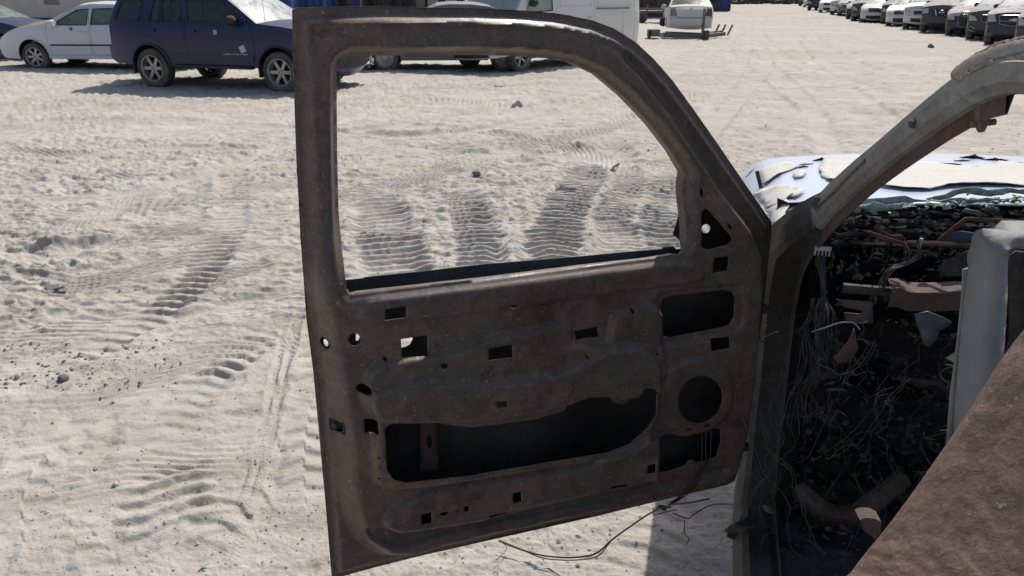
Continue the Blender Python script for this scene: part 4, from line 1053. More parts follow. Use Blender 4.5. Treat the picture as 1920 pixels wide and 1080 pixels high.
# ---------------------------------------------------------------- the burnt truck
truck = empty('burnt_truck', (.612, 1.74, 0)); tag(truck, 'burnt out truck cab, rusty door swung open, white paint peeling off its hood', 'truck')
TO = Vector((.612, 1.74, 0)); AZ = math.radians(14); TF = Vector((math.sin(AZ), math.cos(AZ), 0)); TRt = Vector((math.cos(AZ), -math.sin(AZ), 0))
def T(l, s, z): return TF * l + TRt * s + Vector((0, 0, z))          # local to the truck empty
def toT(p):
    q = Vector(p) - TO; return (q.dot(TF), q.dot(TRt), q.z)
def tl(x, y, l):                                                      # photo pixel on the cross plane l metres ahead of the hinge
    return onplane(x, y, TO + TF * l, TF) - TO
def tz(x, y, z): return ground(x, y, z) - TO
# ---- door
dA, dB = Vector((-.4175, 1.37, 0)), Vector((.612, 1.74, 0)); dU = (dB - dA).normalized(); dN = Vector((dU.y, -dU.x, 0))
def pd(x, y, h=0.0):
    p = onplane(x, y, dA + dN * h, dN); return ((p - dA).dot(dU), p.z)
def dw(u, v, h): return dA + dU * u + Vector((0, 0, v)) + dN * h - TO
def pdl(pts, h=0.0): return [pd(x, y, h) for x, y in pts]
def smooth_loop(px, h=0.0, n=4): return [tuple(p[:2]) for p in catmull([(a, b, 0) for a, b in pdl(px, h)], n, True)]
OUT = pdl([(548, 19), (556, 15), (620, 13), (700, 12), (800, 14), (880, 15), (950, 18), (1000, 21), (1050, 26), (1110, 38), (1150, 53), (1190, 78), (1225, 110), (1260, 150), (1300, 205), (1340, 262), (1390, 335), (1446, 416), (1446, 440), (1437, 520), (1428, 600), (1412, 720), (1398, 820), (1378, 900), (1366, 908), (1250, 935), (1120, 967), (1000, 994), (800, 1039), (700, 1064), (628, 1084), (622, 1080), (612, 960), (600, 830), (588, 700), (575, 600), (564, 450), (556, 300), (551, 150)])
HU = .050
BP = pdl([(594, 300), (590, 200), (589, 150), (595, 110), (610, 82), (635, 66), (670, 58), (740, 55), (807, 55), (880, 55), (950, 56), (1040, 63), (1110, 80), (1160, 106), (1205, 148), (1260, 220), (1330, 325), (1395, 432), (1412, 475), (1416, 540), (1408, 640), (1390, 800), (1372, 870), (1345, 893), (1240, 919), (1000, 968), (850, 1000), (775, 1024), (730, 1022), (698, 1000), (675, 955), (665, 900), (662, 830), (650, 750), (640, 690), (628, 620), (610, 540), (600, 420)], .03)
FLG = inset(OUT, .014)
WIN = pdl([(638, 200), (639, 135), (644, 118), (660, 109), (700, 108), (900, 107), (970, 108), (1040, 113), (1090, 122), (1140, 145), (1190, 187), (1240, 240), (1280, 292), (1305, 335), (1302, 350), (1292, 400), (1281, 452), (1275, 468), (1268, 476), (1255, 474), (1200, 483), (1080, 496), (900, 518), (720, 538), (668, 544), (655, 547), (648, 540), (645, 500), (641, 400), (639, 300)], .035)
BELTV = 1.18
def P_(*a): return list(a)
HOLES = {
 'slot_a': P_((718, 573), (757, 566), (757, 588), (719, 594)), 'handle': P_((749, 631), (798, 624), (799, 660), (751, 665)),
 'slot_b': P_((908, 644), (952, 636), (953, 660), (909, 665)), 'slot_c': P_((1073, 617), (1115, 609), (1118, 627), (1076, 633)),
 'slot_d': P_((1328, 632), (1362, 628), (1362, 648), (1328, 655)), 'slot_e': P_((1334, 481), (1361, 477), (1358, 504), (1330, 509)),
 'slot_f': P_((681, 780), (703, 777), (705, 802), (682, 806)), 'slot_g': P_((917, 735), (937, 732), (938, 744), (919, 746)),
 'slot_h': P_((784, 949), (802, 945), (803, 964), (785, 968)), 'slot_i': P_((953, 911), (968, 907), (969, 926), (954, 929)),
 'slot_j': P_((910, 952), (944, 944), (945, 955), (911, 963)), 'slot_k': P_((1139, 903), (1170, 895), (1170, 906), (1140, 911)),
 'slot_l': P_((1203, 859), (1217, 856), (1217, 873), (1202, 875)), 'slot_m': P_((985, 775), (1000, 773), (1000, 780), (985, 782)),
 'latch': P_((618, 790), (643, 788), (645, 809), (622, 812)),
 'tri': P_((1312, 462), (1309, 455), (1318, 402), (1328, 393), (1336, 400), (1366, 442), (1367, 448), (1358, 456), (1322, 465)),
 'upper': P_((1237, 570), (1243, 558), (1260, 554), (1352, 543), (1370, 546), (1376, 556), (1374, 595), (1366, 608), (1350, 613), (1255, 631), (1242, 628), (1240, 600), (1241, 590), (1236, 582)),
 'pocket': P_((716, 790), (724, 781), (760, 777), (805, 777), (845, 784), (880, 787), (930, 782), (1000, 772), (1050, 757), (1062, 738), (1090, 728), (1140, 727), (1158, 738), (1178, 733), (1192, 712), (1208, 711), (1217, 722), (1217, 765), (1200, 790), (1170, 818), (1130, 835), (1050, 848), (880, 876), (755, 889), (732, 883), (720, 865)),
 'lower': P_((1228, 822), (1238, 810), (1255, 809), (1275, 813), (1300, 808), (1335, 797), (1344, 800), (1345, 825), (1337, 850), (1320, 858), (1300, 861), (1292, 855), (1283, 860), (1278, 868), (1250, 877), (1232, 880), (1228, 872)),
}
def ell(cx, cy, rx, ry, n=14, rot=0.0):
    return [(cx + rx * math.cos(a) * math.cos(rot) - ry * math.sin(a) * math.sin(rot), cy + rx * math.cos(a) * math.sin(rot) + ry * math.sin(a) * math.cos(rot)) for a in [2 * math.pi * k / n for k in range(n)]]
for nm, e in {'c1': ell(663, 632, 11, 12), 'c2': ell(609, 643, 8, 11, 12), 'c3': ell(679, 721, 13, 9, 14, -.1), 'speaker': ell(1303, 741, 40, 45, 28, .5), 'k1': ell(826, 568 + 380, 8, 3.5, 8, -.25), 'k2': ell(868, 939, 5, 6, 8), 'k3': ell(706, 843, 2.6, 2.6, 6), 'k4': ell(706, 882, 2.6, 2.6, 6), 'k5': ell(958, 569, 8, 5, 8),
              'k6': ell(827, 676, 7, 5, 8), 'k7': ell(909, 689, 2.4, 2.4, 6), 'k8': ell(1177, 577, 3, 5, 7), 'k9': ell(1130, 851, 2.2, 2.2, 6), 'k10': ell(1326, 366, 3, 9, 8, .15), 'k11': ell(1366, 424, 3.5, 6, 7, -.5), 'k12': ell(1197, 615, 2.2, 2.2, 6), 'k13': ell(809, 903, 2.2, 2.2, 6),
              'k14': ell(850, 942, 2, 2, 6), 'k15': ell(1284, 797, 7, 2.6, 8, -.25), 'k16': ell(1317, 789, 7, 2.4, 8, -.2), 'k17': ell(720, 568 + 100, 4, 4, 6), 'k18': ell(1222, 655, 2.4, 2.4, 6), 'k19': ell(1090, 659, 2.2, 2.2, 6)}.items(): HOLES[nm] = e
HL = [pdl(v, .03 if k in ('c2', 'latch') else HU) for k, v in HOLES.items()]
RAISE = [ # embossed areas: outline px, height m, edge softness m
 ([(690, 690), (760, 668), (850, 652), (905, 630), (960, 620), (1050, 600), (1066, 600), (1072, 640), (1130, 640), (1140, 600), (1150, 585), (1225, 570), (1235, 640), (1225, 720), (1050, 745), (900, 770), (700, 770)], .010, .020),
 ([(690, 730), (720, 712), (850, 705), (960, 700), (1020, 690), (1070, 672), (1110, 652), (1150, 640), (1190, 640), (1215, 660), (1225, 700), (1222, 770), (1180, 835), (1050, 862), (880, 890), (740, 905), (700, 880), (700, 780)], .013, .022),
 ([(720, 965), (760, 930), (800, 910), (850, 902), (1000, 880), (1090, 866), (1140, 838), (1190, 815), (1225, 800), (1226, 890), (1215, 890), (1130, 905), (1090, 920), (960, 945), (900, 965), (770, 985), (735, 985)], .012, .022),
 ([(1240, 780), (1230, 730), (1250, 690), (1290, 668), (1330, 672), (1362, 700), (1362, 760), (1330, 795), (1290, 805)], .006, .026),
 ([(1228, 560), (1245, 545), (1370, 532), (1388, 545), (1385, 615), (1300, 636), (1240, 645), (1228, 620)], -.006, .014),
 ([(690, 560), (780, 548), (900, 532), (1080, 510), (1270, 488), (1300, 492), (1310, 520), (1220, 535), (960, 570), (700, 600)], .006, .018),
 ([(700, 1010), (690, 985), (735, 988), (780, 992), (900, 972), (1000, 950), (1130, 922), (1240, 896), (1340, 872), (1350, 886), (1240, 912), (1000, 962), (840, 995), (760, 1018)], -.010, .016),
]
RZ = [(smooth_loop(p, HU, 3), h * 1.5, w * .75) for p, h, w in RAISE]
def door_h(Q):
    do = segdist(Q, OUT); df = sdist(Q, FLG); db = sdist(Q, BP); dwn = segdist(Q, WIN); v = Q[:, 1]; u = Q[:, 0]
    low = 1 - sst(v, BELTV + .03, BELTV + .17)
    left = 1 - sst(u, .10, .3)
    wid = .010 + .024 * low * left + .006 * (1 - low) * (1 - sst(u, .05, .25)) * 0 + .024 * (1 - low) * sst(v, 1.60, 1.66) + .010 * low
    step1 = .013 * sst(df, -.001, .010) - .009 * sst(df, .012, .021) * (1 - low)
    Hh = .026 + .030 * low
    up = sst(db, -wid, wid * .15)
    h = step1 + (Hh - .006) * up
    rnd = .030 * (1 - sst(dwn, 0, .020)) * (1 - low * .55)
    h -= rnd + .007 * (1 - sst(dwn, .010, .018)) * (1 - low)
    for p, a, w in RZ: h += a * sst(sdist(Q, p), -w / 2, w / 2)
    h += .0016 * vnoise(u * 22, v * 22, 41) * low + .0008 * vnoise(u * 60, v * 60, 42) + .004 * vnoise(u * 5, v * 5, 43) * low
    return h
V, F = sheet2d(OUT, [WIN] + HL, .0054, .007)
hh = door_h(V)
verts = [dw(u, v, h) for (u, v), h in zip(V, hh)]
# lip turned back into the window opening
def orient(verts, faces, n):
    out = []
    for f in faces:
        a, b, c = (verts[i] for i in f[:3]); out.append(f if (b - a).cross(c - a).dot(n) > 0 else f[::-1])
    return out
door = mk('door', verts, orient(verts, F, dN), M['rust_door'], truck, .9)
sol = door.modifiers.new('thickness', 'SOLIDIFY'); sol.thickness = .0016; sol.offset = -1
wl = resample(WIN, .012); wh = door_h(np.array(wl)); mb = MB(); n = len(wl)
for (u, v), h in zip(wl, wh): mb.v += [dw(u, v, h), dw(u, v, h - .010 - .02 * (v > BELTV + .02))]
for i in range(n):
    j = (i + 1) % n
    if wl[i][1] > BELTV + .015 or True: mb.f.append((2 * i, 2 * j, 2 * j + 1, 2 * i + 1))
mb.build('window_flange', M['rust_door'], door, .9)
# outer skin
belt = pdl([(638, 522), (680, 519), (682, 517), (790, 508), (900, 496), (1000, 488), (1100, 480), (1170, 473), (1240, 467), (1244, 463), (1260, 461), (1268, 467), (1290, 464)], -.025)
upw = [p for p in inset(WIN, -.006) if p[1] > BELTV + .05]
# window loop of the skin: upper part of WIN, then the belt line
iL = min(range(len(upw)), key=lambda i: (upw[i][0] > .5, upw[i][1]))
upw = upw[iL:] + upw[:iL]
i0 = min(range(len(WIN)), key=lambda i: 0)
loop = []
k0 = None
W2 = inset(WIN, -.006); m = len(W2)
idx = [i for i in range(m) if W2[i][1] > BELTV + .035]
st = next(i for i in idx if (i - 1) % m not in idx)
seq = []; i = st
while i % m in idx: seq.append(W2[i % m]); i += 1
if seq[0][0] < seq[-1][0]: SK = seq + belt[::-1]
else: SK = seq + belt
def skin_h(u, v): return -.006 - .028 * float(sst(np.array([min(v - .5, 0.6)]), 0, .3)[0]) * float(1 - sst(np.array([v]), 1.1, 1.35)[0]) * (1 - abs(u / .55 - 1) ** 3)
sk_holes = [SK, pdl(P_((749, 631), (776, 628), (775, 640), (770, 649), (762, 653), (750, 655)), -.02), pdl(ell(1326, 430, 8, 9, 14), -.01), pdl(P_((668, 622), (674, 624), (676, 632), (673, 640), (668, 641)), -.015), pdl(ell(612, 645, 4, 8, 10, -.4), -.005)]
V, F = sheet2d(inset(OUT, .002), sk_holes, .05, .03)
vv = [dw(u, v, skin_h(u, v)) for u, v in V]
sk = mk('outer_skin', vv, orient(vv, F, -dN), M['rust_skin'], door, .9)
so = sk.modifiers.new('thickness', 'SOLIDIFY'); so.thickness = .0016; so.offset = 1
mb = MB(); ol = resample(OUT, .03); n = len(ol)      # folded hem round the rim
for u, v in ol: mb.v += [dw(u, v, .001), dw(u, v, -.0065)]
for i in range(n): j = (i + 1) % n; mb.f.append((2 * i, 2 * j, 2 * j + 1, 2 * i + 1))
mb.build('hem', M['rust_door'], door, .9)
# strut in the pocket with its slot
so_ = pdl([(786, 770), (818, 770), (820, 882), (786, 886)], .0); slot = pdl(ell(803, 823, 5.5, 13, 12), .0)
V, F = sheet2d(so_, [slot], .012, .012); c0 = sum(p[0] for p in so_) / 4
vv = [dw(u, v, .012 - 6 * (u - c0) ** 2 + (.0)) for u, v in V]
o = mk('brace', vv, orient(vv, F, dN), M['rust_red'], door, .9); q = o.modifiers.new('t', 'SOLIDIFY'); q.thickness = .002
# regulator plate and rosettes
def disc(px, r, h, nm, mat, rings=(1, .8, .62, .35, .15), hs=(0, .006, .004, .009, .006)):
    c = pd(*px, h=h); mb = MB(); R3 = Matrix((dU, Vector((0, 0, 1)), dN)).transposed()
    tmp = MB().lathe([(0, hs[-1] + .002)] + [(r * a, b) for a, b in zip(rings[::-1], hs[::-1])], 'z', n=22)
    mb.add([R3 @ v + dw(c[0], c[1], h) for v in tmp.v], tmp.f); return mb.build(nm, mat, door, .5)
disc((1170, 720), .033, .056, 'regulator_boss', M['rust_door'])
disc((1171, 719), .008, .067, 'bolt', M['ash'], (1, .7), (0, .005))
disc((1137, 712), .013, .058, 'rosette', M['rust_door'])
disc((817, 645), .010, .057, 'rosette', M['rust_door']); disc((1002, 727), .014, .060, 'rosette', M['rust_door']); disc((987, 730), .010, .062, 'rosette', M['char'])
for px in ((1275, 517), (1273, 530), (1350, 535), (1020, 552), (1060, 556), (920, 570), (733, 668), (1060, 706), (700, 655)):
    disc(px, .0065, .0535, 'rivet', M['rust_door'] if px[0] % 2 else M['char'], (1, .6), (0, .003))
# plate carrying the regulator, hanging into the pocket
pl = pdl([(1115, 700), (1150, 688), (1190, 695), (1200, 715), (1192, 745), (1170, 760), (1150, 755), (1135, 735), (1118, 725)], .046)
V, F = sheet2d(pl, [], .02, .02); vv = [dw(u, v, .044) for u, v in V]
o = mk('regulator_plate', vv, orient(vv, F, dN), M['rust_door'], door, .9); q = o.modifiers.new('t', 'SOLIDIFY'); q.thickness = .002
# latch in the shut face
c = pd(631, 799, .02); mb = MB()
R3 = Matrix((dU, Vector((0, 0, 1)), dN)).transposed()
mb.box(dw(c[0], c[1], .004), (.028, .03, .012), R3); tmp = MB().lathe([(0, -.004), (.005, -.004), (.006, .01), (.004, .014), (0, .015)], 'z', n=12)
mb.add([R3 @ v + dw(c[0] - .004, c[1] + .002, .012) for v in tmp.v], tmp.f); mb.build('latch', M['ash'], door, .5)
e1, e2 = pd(617, 791, .035), pd(644, 811, .035)
mb = MB().tube([dw(*pd(616, 790, .03), .03), dw(*pd(621, 811, .03), .035), dw(*pd(644, 809, .045), .046), dw(*pd(644, 789, .045), .046)], .0016, 5); mb.build('latch_edge', M['ash'], door)
# salmon scrape at the window corner, loose wires in the lower holes
mb = MB().tube([dw(*pd(640, 553, .035), .042), dw(*pd(649, 561, .035), .046), dw(*pd(664, 575, .05), .0545)], [.002, .0045, .001], 6); mb.build('bare_edge', M['rust_red'], door)
rng = random.Random(9)
mb = MB()
for k in range(3):
    a = [(1316 + k * 9, 790 + k * 2), (1318 + k * 8, 830), (1318 + k * 5, 868), (1310 - k * 4, 900), (1296 - k * 6, 925), (1262 - k * 2, 945)]
    mb.tube([tuple(p) for p in catmull([dw(*pd(x + rng.uniform(-3, 3), y, .07), .068) for x, y in a], 5)], .0016, 5)
mb.build('loose_wire', M['char'], door)
# hair-thin springs across the lower panel
mb = MB()
for k in range(3):
    mb.tube(catmull([dw(*pd(842 + k * 9, 885, .06), .062), dw(*pd(858 + k * 12, 925, .06), .064), dw(*pd(885 + k * 5, 960 + k * 6, .06), .062), dw(*pd(880, 1000, .06), .05)], 5), .0006, 4)
mb.build('thin_wire', M['ash'], door)

# ---- body side: A-pillar, hinge post, sill as one swept ring
def sidept(x, y, s0=.035, lean=.2, zr=1.1):
    """photo pixel on the truck's side plane: s = s0 + lean * (z - zr)"""
    nrm = TRt - Vector((0, 0, lean)); p0 = TO + TRt * s0 + Vector((0, 0, zr))
    return toT(onplane(x, y, p0, nrm))
up_px = [(1950, 178), (1920, 177), (1890, 174), (1865, 175), (1826, 187), (1797, 203), (1758, 228), (1714, 260), (1663, 299), (1600, 351), (1560, 391), (1537, 416), (1515, 449)]
lo_px = [(1497, 500), (1484, 560), (1474, 640), (1463, 740), (1452, 840)]
up3 = [sidept(*p) for p in [(2300, 205), (2120, 190), (2010, 182)] + up_px[:10]]
lo3 = [toT(tl(x, y, l) + TO) for x, y, l in ((1560, 391, -.30), (1537, 416, -.19), (1515, 449, -.07), (1499, 492, .04), (1485, 556, .11), (1474, 640, .13), (1463, 740, .12), (1453, 830, .08))]
lo3 += [toT(tz(1447, 900, .50) + TO), toT(tz(1443, 960, .455) + TO)]; sl = lo3[-1]
u0 = up3[0]
path = [(-2.4, u0[1], u0[2] + .004), (-1.9, u0[1], u0[2] + .004), (-1.5, u0[1], u0[2] + .002)] + up3 + lo3 + [(-.45, sl[1] - .005, .445), (-.8, sl[1] - .01, .44), (-1.2, sl[1] - .01, .44), (-2.3, sl[1] - .01, .44)]
path = [p for i, p in enumerate(path) if i < 3 and p[0] < up3[0][0] - .05 or i >= 3]
up3 = up3[3:]
PT = catmull(path, 5)
sec = [(-.034, .058, 1), (-.030, .054, 1), (-.002, .050, 1), (0, .026, 0), (.003, .009, 0), (.010, .006, 0), (.018, .000, 0), (.050, -.003, 0), (.053, .002, 0), (.078, .004, 0), (.082, .04, 0), (.076, .075, 0), (.0, .075, 0), (-.034, .062, 1)]
def sweep(PT, sec, sel=None, wfun=None):
    vs = []; m = len(PT)
    for i, p in enumerate(PT):
        t = PT[min(i + 1, m - 1)] - PT[max(i - 1, 0)]; tl_, tz_ = t.x, t.z; L = math.hypot(tl_, tz_) or 1
        nl, nz = tz_ / L, -tl_ / L           # pointing away from the opening
        nl, nz = -nl, -nz
        for s_ in sec:
            lw = min(1, max(0, (1.28 - p.z) / .16)); e, f = s_[0], s_[1]
            if s_[0] < .0005: f = f * (.32 - .15 * lw)
            elif f < .03: f = f - lw * min(p.y - .005, .085) * (.75 + .25 * s_[0] / .06)
            w = wfun(i / (m - 1), p) if wfun else 1
            vs.append(T(p.x + nl * e * w, p.y + f, p.z + nz * e * w))
    return vs
outw = sweep(PT, sec, None, lambda t, p: .64 + .36 * float(sst(np.array([-p.z]), -1.50, -1.22)[0]))
k = len(sec); nP = len(PT)
# check that the section leans away from the opening at the pillar
fc = [(i * k + j, i * k + j + 1, (i + 1) * k + j + 1, (i + 1) * k + j) for i in range(nP - 1) for j in range(k - 1)]
zsp = [i for i, p in enumerate(PT) if p.x > -.93 and p.z > .9]
cutA = next(i for i, p in enumerate(PT) if p.x > up3[3][0]); cutB = next(i for i, p in enumerate(PT) if i > cutA and p.z < 1.27)
def ringpart(nm, a, b, j0, j1, mat):
    f = [(i * k + j, i * k + j + 1, (i + 1) * k + j + 1, (i + 1) * k + j) for i in range(a, b) for j in range(j0, j1)]
    used = sorted({q for g in f for q in g}); mp = {u: n for n, u in enumerate(used)}
    vs = [outw[u] for u in used]
    # light dents
    vs = [v + Vector((0, 0, .0)) for v in vs]
    return mk(nm, vs, [tuple(mp[q] for q in g) for g in f], mat, truck, .32)
ringpart('roof_rail', 0, cutA, 2, k - 2, M['pillar'])
ringpart('windshield_pillar', cutA, cutB, 2, k - 1, M['pillar'])
ringpart('pillar_inner_flange', cutA, cutB, 0, 2, M['rust_red'])
ringpart('hinge_post_frame', cutB, nP - 1, 0, k - 1, M['scorch'])
# drip rail and seam along pillar, bolt, tape lump, hanging scrap
def along(i, e, f, dz=0):
    p = PT[i]; t = PT[min(i + 1, nP - 1)] - PT[max(i - 1, 0)]; L = math.hypot(t.x, t.z); return T(p.x - t.z / L * e, p.y + f, p.z + t.x / L * e + dz)
seam = [along(i, .028 + .02 * max(0, (i - cutB + 8) / 16), -.002) for i in range(cutB - 14, cutB + 6)]
MB().tube(seam, .004, 6).build('weld_seam', M['ash'], truck)
seam = [along(i, .030, -.002) for i in range(cutB - 2, min(nP - 2, cutB + 26))]
MB().tube(seam, .003, 6).build('weld_seam', M['pillar'], truck)
def crumple(nm, c, r, mat, seed, sc=(1, 1, 1), par=None, sub=3, amp=.45, fr=14):
    bm = bmesh.new(); bmesh.ops.create_icosphere(bm, subdivisions=sub, radius=r); co = np.array([v.co[:] for v in bm.verts])
    n = vnoise(co[:, 0] * fr / r * .1 + seed, co[:, 1] * fr / r * .1 + co[:, 2] * 7 / r * .1, seed) + .5 * vnoise(co[:, 1] * fr * 2 / r * .1, co[:, 2] * fr * 2 / r * .1 + seed, seed + 1)
    for v, q in zip(bm.verts, n): v.co = Vector((v.co.x * sc[0], v.co.y * sc[1], v.co.z * sc[2])) * (1 + amp * 2 * q)
    me = bpy.data.meshes.new(nm); bm.to_mesh(me); bm.free(); me.materials.append(mat)
    me.polygons.foreach_set('use_smooth', [True] * len(me.polygons)); me.set_sharp_from_angle(angle=.6)
    o = bpy.data.objects.new(nm, me); o.location = c; return link(o, par or truck)
il = min(range(cutA, cutB), key=lambda i: abs(PT[i].x + .02))
crumple('melted_lump', along(il, .046, .0), .015, M['ash'], 3, (1.1, .5, 1.2))
crumple('melted_lump', along(il + 1, .026, -.001), .014, M['ash'], 5, (.8, .4, 1.5))
ib = min(range(cutA, cutB), key=lambda i: abs(PT[i].x + .66))
MB().lathe([(0, -.006), (.006, -.006), (.007, 0), (.007, .004), (0, .004)], 'y', tuple(along(ib, .022, -.001)), 10).build('bolt', M['rust_red'], truck)
ih = min(range(cutA, cutB), key=lambda i: abs(PT[i].x + .78))
hb = tl(1830, 222, -.80)
MB().tube([hb + Vector((0, 0, .03)), hb + Vector((.003, 0, .01)), hb + Vector((.008, 0, -.006)), hb + Vector((.010, .0, -.016))], [.005, .006, .009, .004], 6).tube([hb + Vector((-.004, 0, -.008)), hb + Vector((.024, 0, -.004))], .0045, 6).build('hanging_scrap', M['rust_roof'], truck)
# roof skin with bubbled, drooping edge
sil = [(1791, 146), (1797, 136), (1805, 124), (1820, 112), (1836, 102), (1855, 92), (1875, 84), (1897, 77), (1920, 71), (1950, 64), (2000, 54)]
lipb = [(1797, 150), (1801, 157), (1812, 152), (1824, 144), (1836, 138), (1855, 130), (1875, 125), (1897, 122), (1920, 121), (1950, 121), (2000, 124)]
SA = catmull([sidept(*p, .030) for p in lipb], 6); SB = catmull([sidept(*p, .050) for p in sil], 6)
l_end = SB[-1].x
for k in range(1, 16):
    SA.append(Vector((SA[-1].x - .09, SA[-1].y + .001, SA[-1].z + .001))); SB.append(Vector((SB[-1].x - .09, SB[-1].y + .001, SB[-1].z + .001)))
rv = []; rg = random.Random(5); nr = 26
for i, (a_, b_) in enumerate(zip(SA, SB)):
    jag = .13 + .05 * float(vnoise(np.array([i * .31]), np.array([3.3]), 54)[0]); tip = min(1, i / 7)  # inboard roof left out, cut narrow so sun reaches the foreground panel
    for j in range(nr):
        t = j / (nr - 1)
        if t < .5:
            q = t / .5; ang = q * math.pi * .5
            p = a_.lerp(b_, math.sin(ang) ** .9); out = .009 * math.sin(q * math.pi) * (.2 + .8 * tip)
            p = Vector((p.x, p.y - out, p.z))
            gr = math.exp(-((q - .72) / .07) ** 2) * min(1, i / 4); p.z -= .005 * gr; p.y += .006 * gr; 
        else:
            q = (t - .5) / .5; p = b_ + Vector((0, jag * q * (.25 + .75 * tip), .012 * q * tip - .014 * math.exp(-((q - .10) / .05) ** 2) * tip))
        p.z += (.003 * float(vnoise(np.array([i * .45]), np.array([j * .5]), 51)[0]) + .0015 * float(vnoise(np.array([i * 1.3]), np.array([j * 1.4]), 52)[0]))
        rv.append(T(p.x, p.y, p.z))
rf = [(i * nr + j, i * nr + j + 1, (i + 1) * nr + j + 1, (i + 1) * nr + j) for i in range(len(SA) - 1) for j in range(nr - 1)]
o = mk('roof', rv, rf, M['rust_roof'], truck, 3.2); mm = o.modifiers.new('t', 'SOLIDIFY'); mm.thickness = .004; mm.offset = 0

# ---- hinge post, cowl side, firewall, floor
def grid(nm, fn, nu, nv, mat, par=truck, sm=.6, thick=0):
    vs = [fn(i / (nu - 1), j / (nv - 1)) for i in range(nu) for j in range(nv)]
    o = mk(nm, vs, [(i * nv + j, i * nv + j + 1, (i + 1) * nv + j + 1, (i + 1) * nv + j) for i in range(nu - 1) for j in range(nv - 1)], mat, par, sm)
    if thick: mm = o.modifiers.new('t', 'SOLIDIFY'); mm.thickness = thick
    return o
def nz(a, b, c, seed=60): return float(vnoise(np.array([a * 9.0 + c * 5]), np.array([b * 9.0 - c * 7]), seed)[0])
def rough(a, b, amp, seed=60, f=1.0): return amp * (nz(a * f, b * f, 0, seed) + .5 * nz(a * 2.3 * f, b * 2.3 * f, 0, seed + 1) + .3 * nz(a * 5 * f, b * 5 * f, 0, seed + 2))
grid('hinge_post', lambda a, b: T(.235 + .02 * math.sin(a * 9), -.005 + .14 * a, .36 + .78 * b) + TF * rough(a, b * 4, .014, 71), 14, 60, M['char'])
grid('cowl_side', lambda a, b: T(.17 + .35 * a, .012, .36 + .78 * b) + TRt * rough(a * 3, b * 4, .012, 75), 14, 40, M['char'])
grid('rocker', lambda a, b: T(-2.4 + 2.5 * a, .022 + .07 * (1 - math.cos(b * 1.57)), .37 + .085 * math.sin(b * 1.57)), 30, 8, M['scorch'])
grid('firewall', lambda a, b: T(.34 + rough(a * 6, b * 4, .05, 80), .06 + 1.62 * a, .40 + .80 * b), 60, 34, M['char'])
grid('floor', lambda a, b: T(-2.3 + 2.7 * a, .06 + 1.62 * b, .40 + .02 + max(0, .16 * math.exp(-((b - .5) / .10) ** 2)) + rough(a * 8, b * 6, .045, 84)), 90, 70, M['char'])
grid('inner_far_door', lambda a, b: T(-2.3 + 2.7 * a, 1.70 + rough(a * 5, b * 3, .02, 87), .38 + .75 * b), 30, 14, M['rust_door'])
grid('rear_wall', lambda a, b: T(-2.4 + rough(a * 5, b * 3, .02, 88), .04 + 1.66 * a, .38 + 1.38 * b), 20, 20, M['rust_door'])
# hinges between the post and the door
for z in (1.02, .62):
    MB().box(T(.02, -.012, z), (.06, .10, .05), Matrix((TRt, TF, Vector((0, 0, 1)))).transposed()).tube([T(.0, -.035, z - .04), T(.0, -.035, z + .04)], .011, 10).box(dw(1.06, z, .03), (.07, .02, .045), R3).build('hinge', M['char'], truck)
MB().tube([T(.06, -.005, .86), T(-.03, -.05, .84), dw(1.0, .85, .05)], .012, 6).build('check_strap', M['rust_door'], truck)
# ---- hood with peeling paint
def hoodz(l, s):
    c = 1 - ((s - .875) / .875) ** 2
    z = 1.165 + .075 * max(0, c) ** .8 + .015 * math.exp(-((s - .30) / .10) ** 2) * 0
    if l > .4: z -= .055 * ((l - .4) / .9) ** 1.5
    if l > 1.22: z -= .9 * (l - 1.22) ** 2 + .05 * (l - 1.22)
    if s < .10: z -= 4.5 * (.10 - s) ** 2 + .15 * (.10 - s)
    return z
def rough1(l, s): return .0
def hoodfn(a, b): l = .30 + 1.30 * a; s = -.03 + 1.80 * b + .10 * 0; s = s; s2 = s + .05 * (1 - min(1, a * 3)); return T(l, s2 if b == 0 else s, hoodz(l, s2 if b == 0 else s))
m_skytint = mat_simple('white_paint_sky_tint', (.52, .58, .70), .22, 0, .05, 4, bmp=.03)  # glossy white paint, the sky's blue reflection put into its base colour
m_peel = mat_rust('chalky_peeled_paint', (.55, .53, .49), (.65, .625, .58), (.70, .68, .64), 6, (.7, .9), .25, (.25, .2, .15), .3, 120, 0, .15)
m_curl = mat_simple('burnt_paint_curl', (.13, .14, .16), .55, 0, .3, 20)
hood = grid('hood', hoodfn, 60, 80, m_skytint, truck, 3.2, .004)
grid('fender', lambda a, b: T(.34 + 1.24 * a, -.03 - .0 * b, hoodz(.34 + 1.24 * a, -.03) - .001 - (.62 * b)) - TRt * (.03 * math.sin(b * 2.4)), 30, 14, m_skytint, truck, 3.2, .003)
def hoodpx(x, y):
    d = ray(x, y); c = Vector((0, 0, H)); t = .8
    while t < 6:
        p = c + d * t; l, s, z = toT(p)
        if l > .2 and s > -.06 and z < hoodz(l, s): return (l, s)
        t += .006
    return None
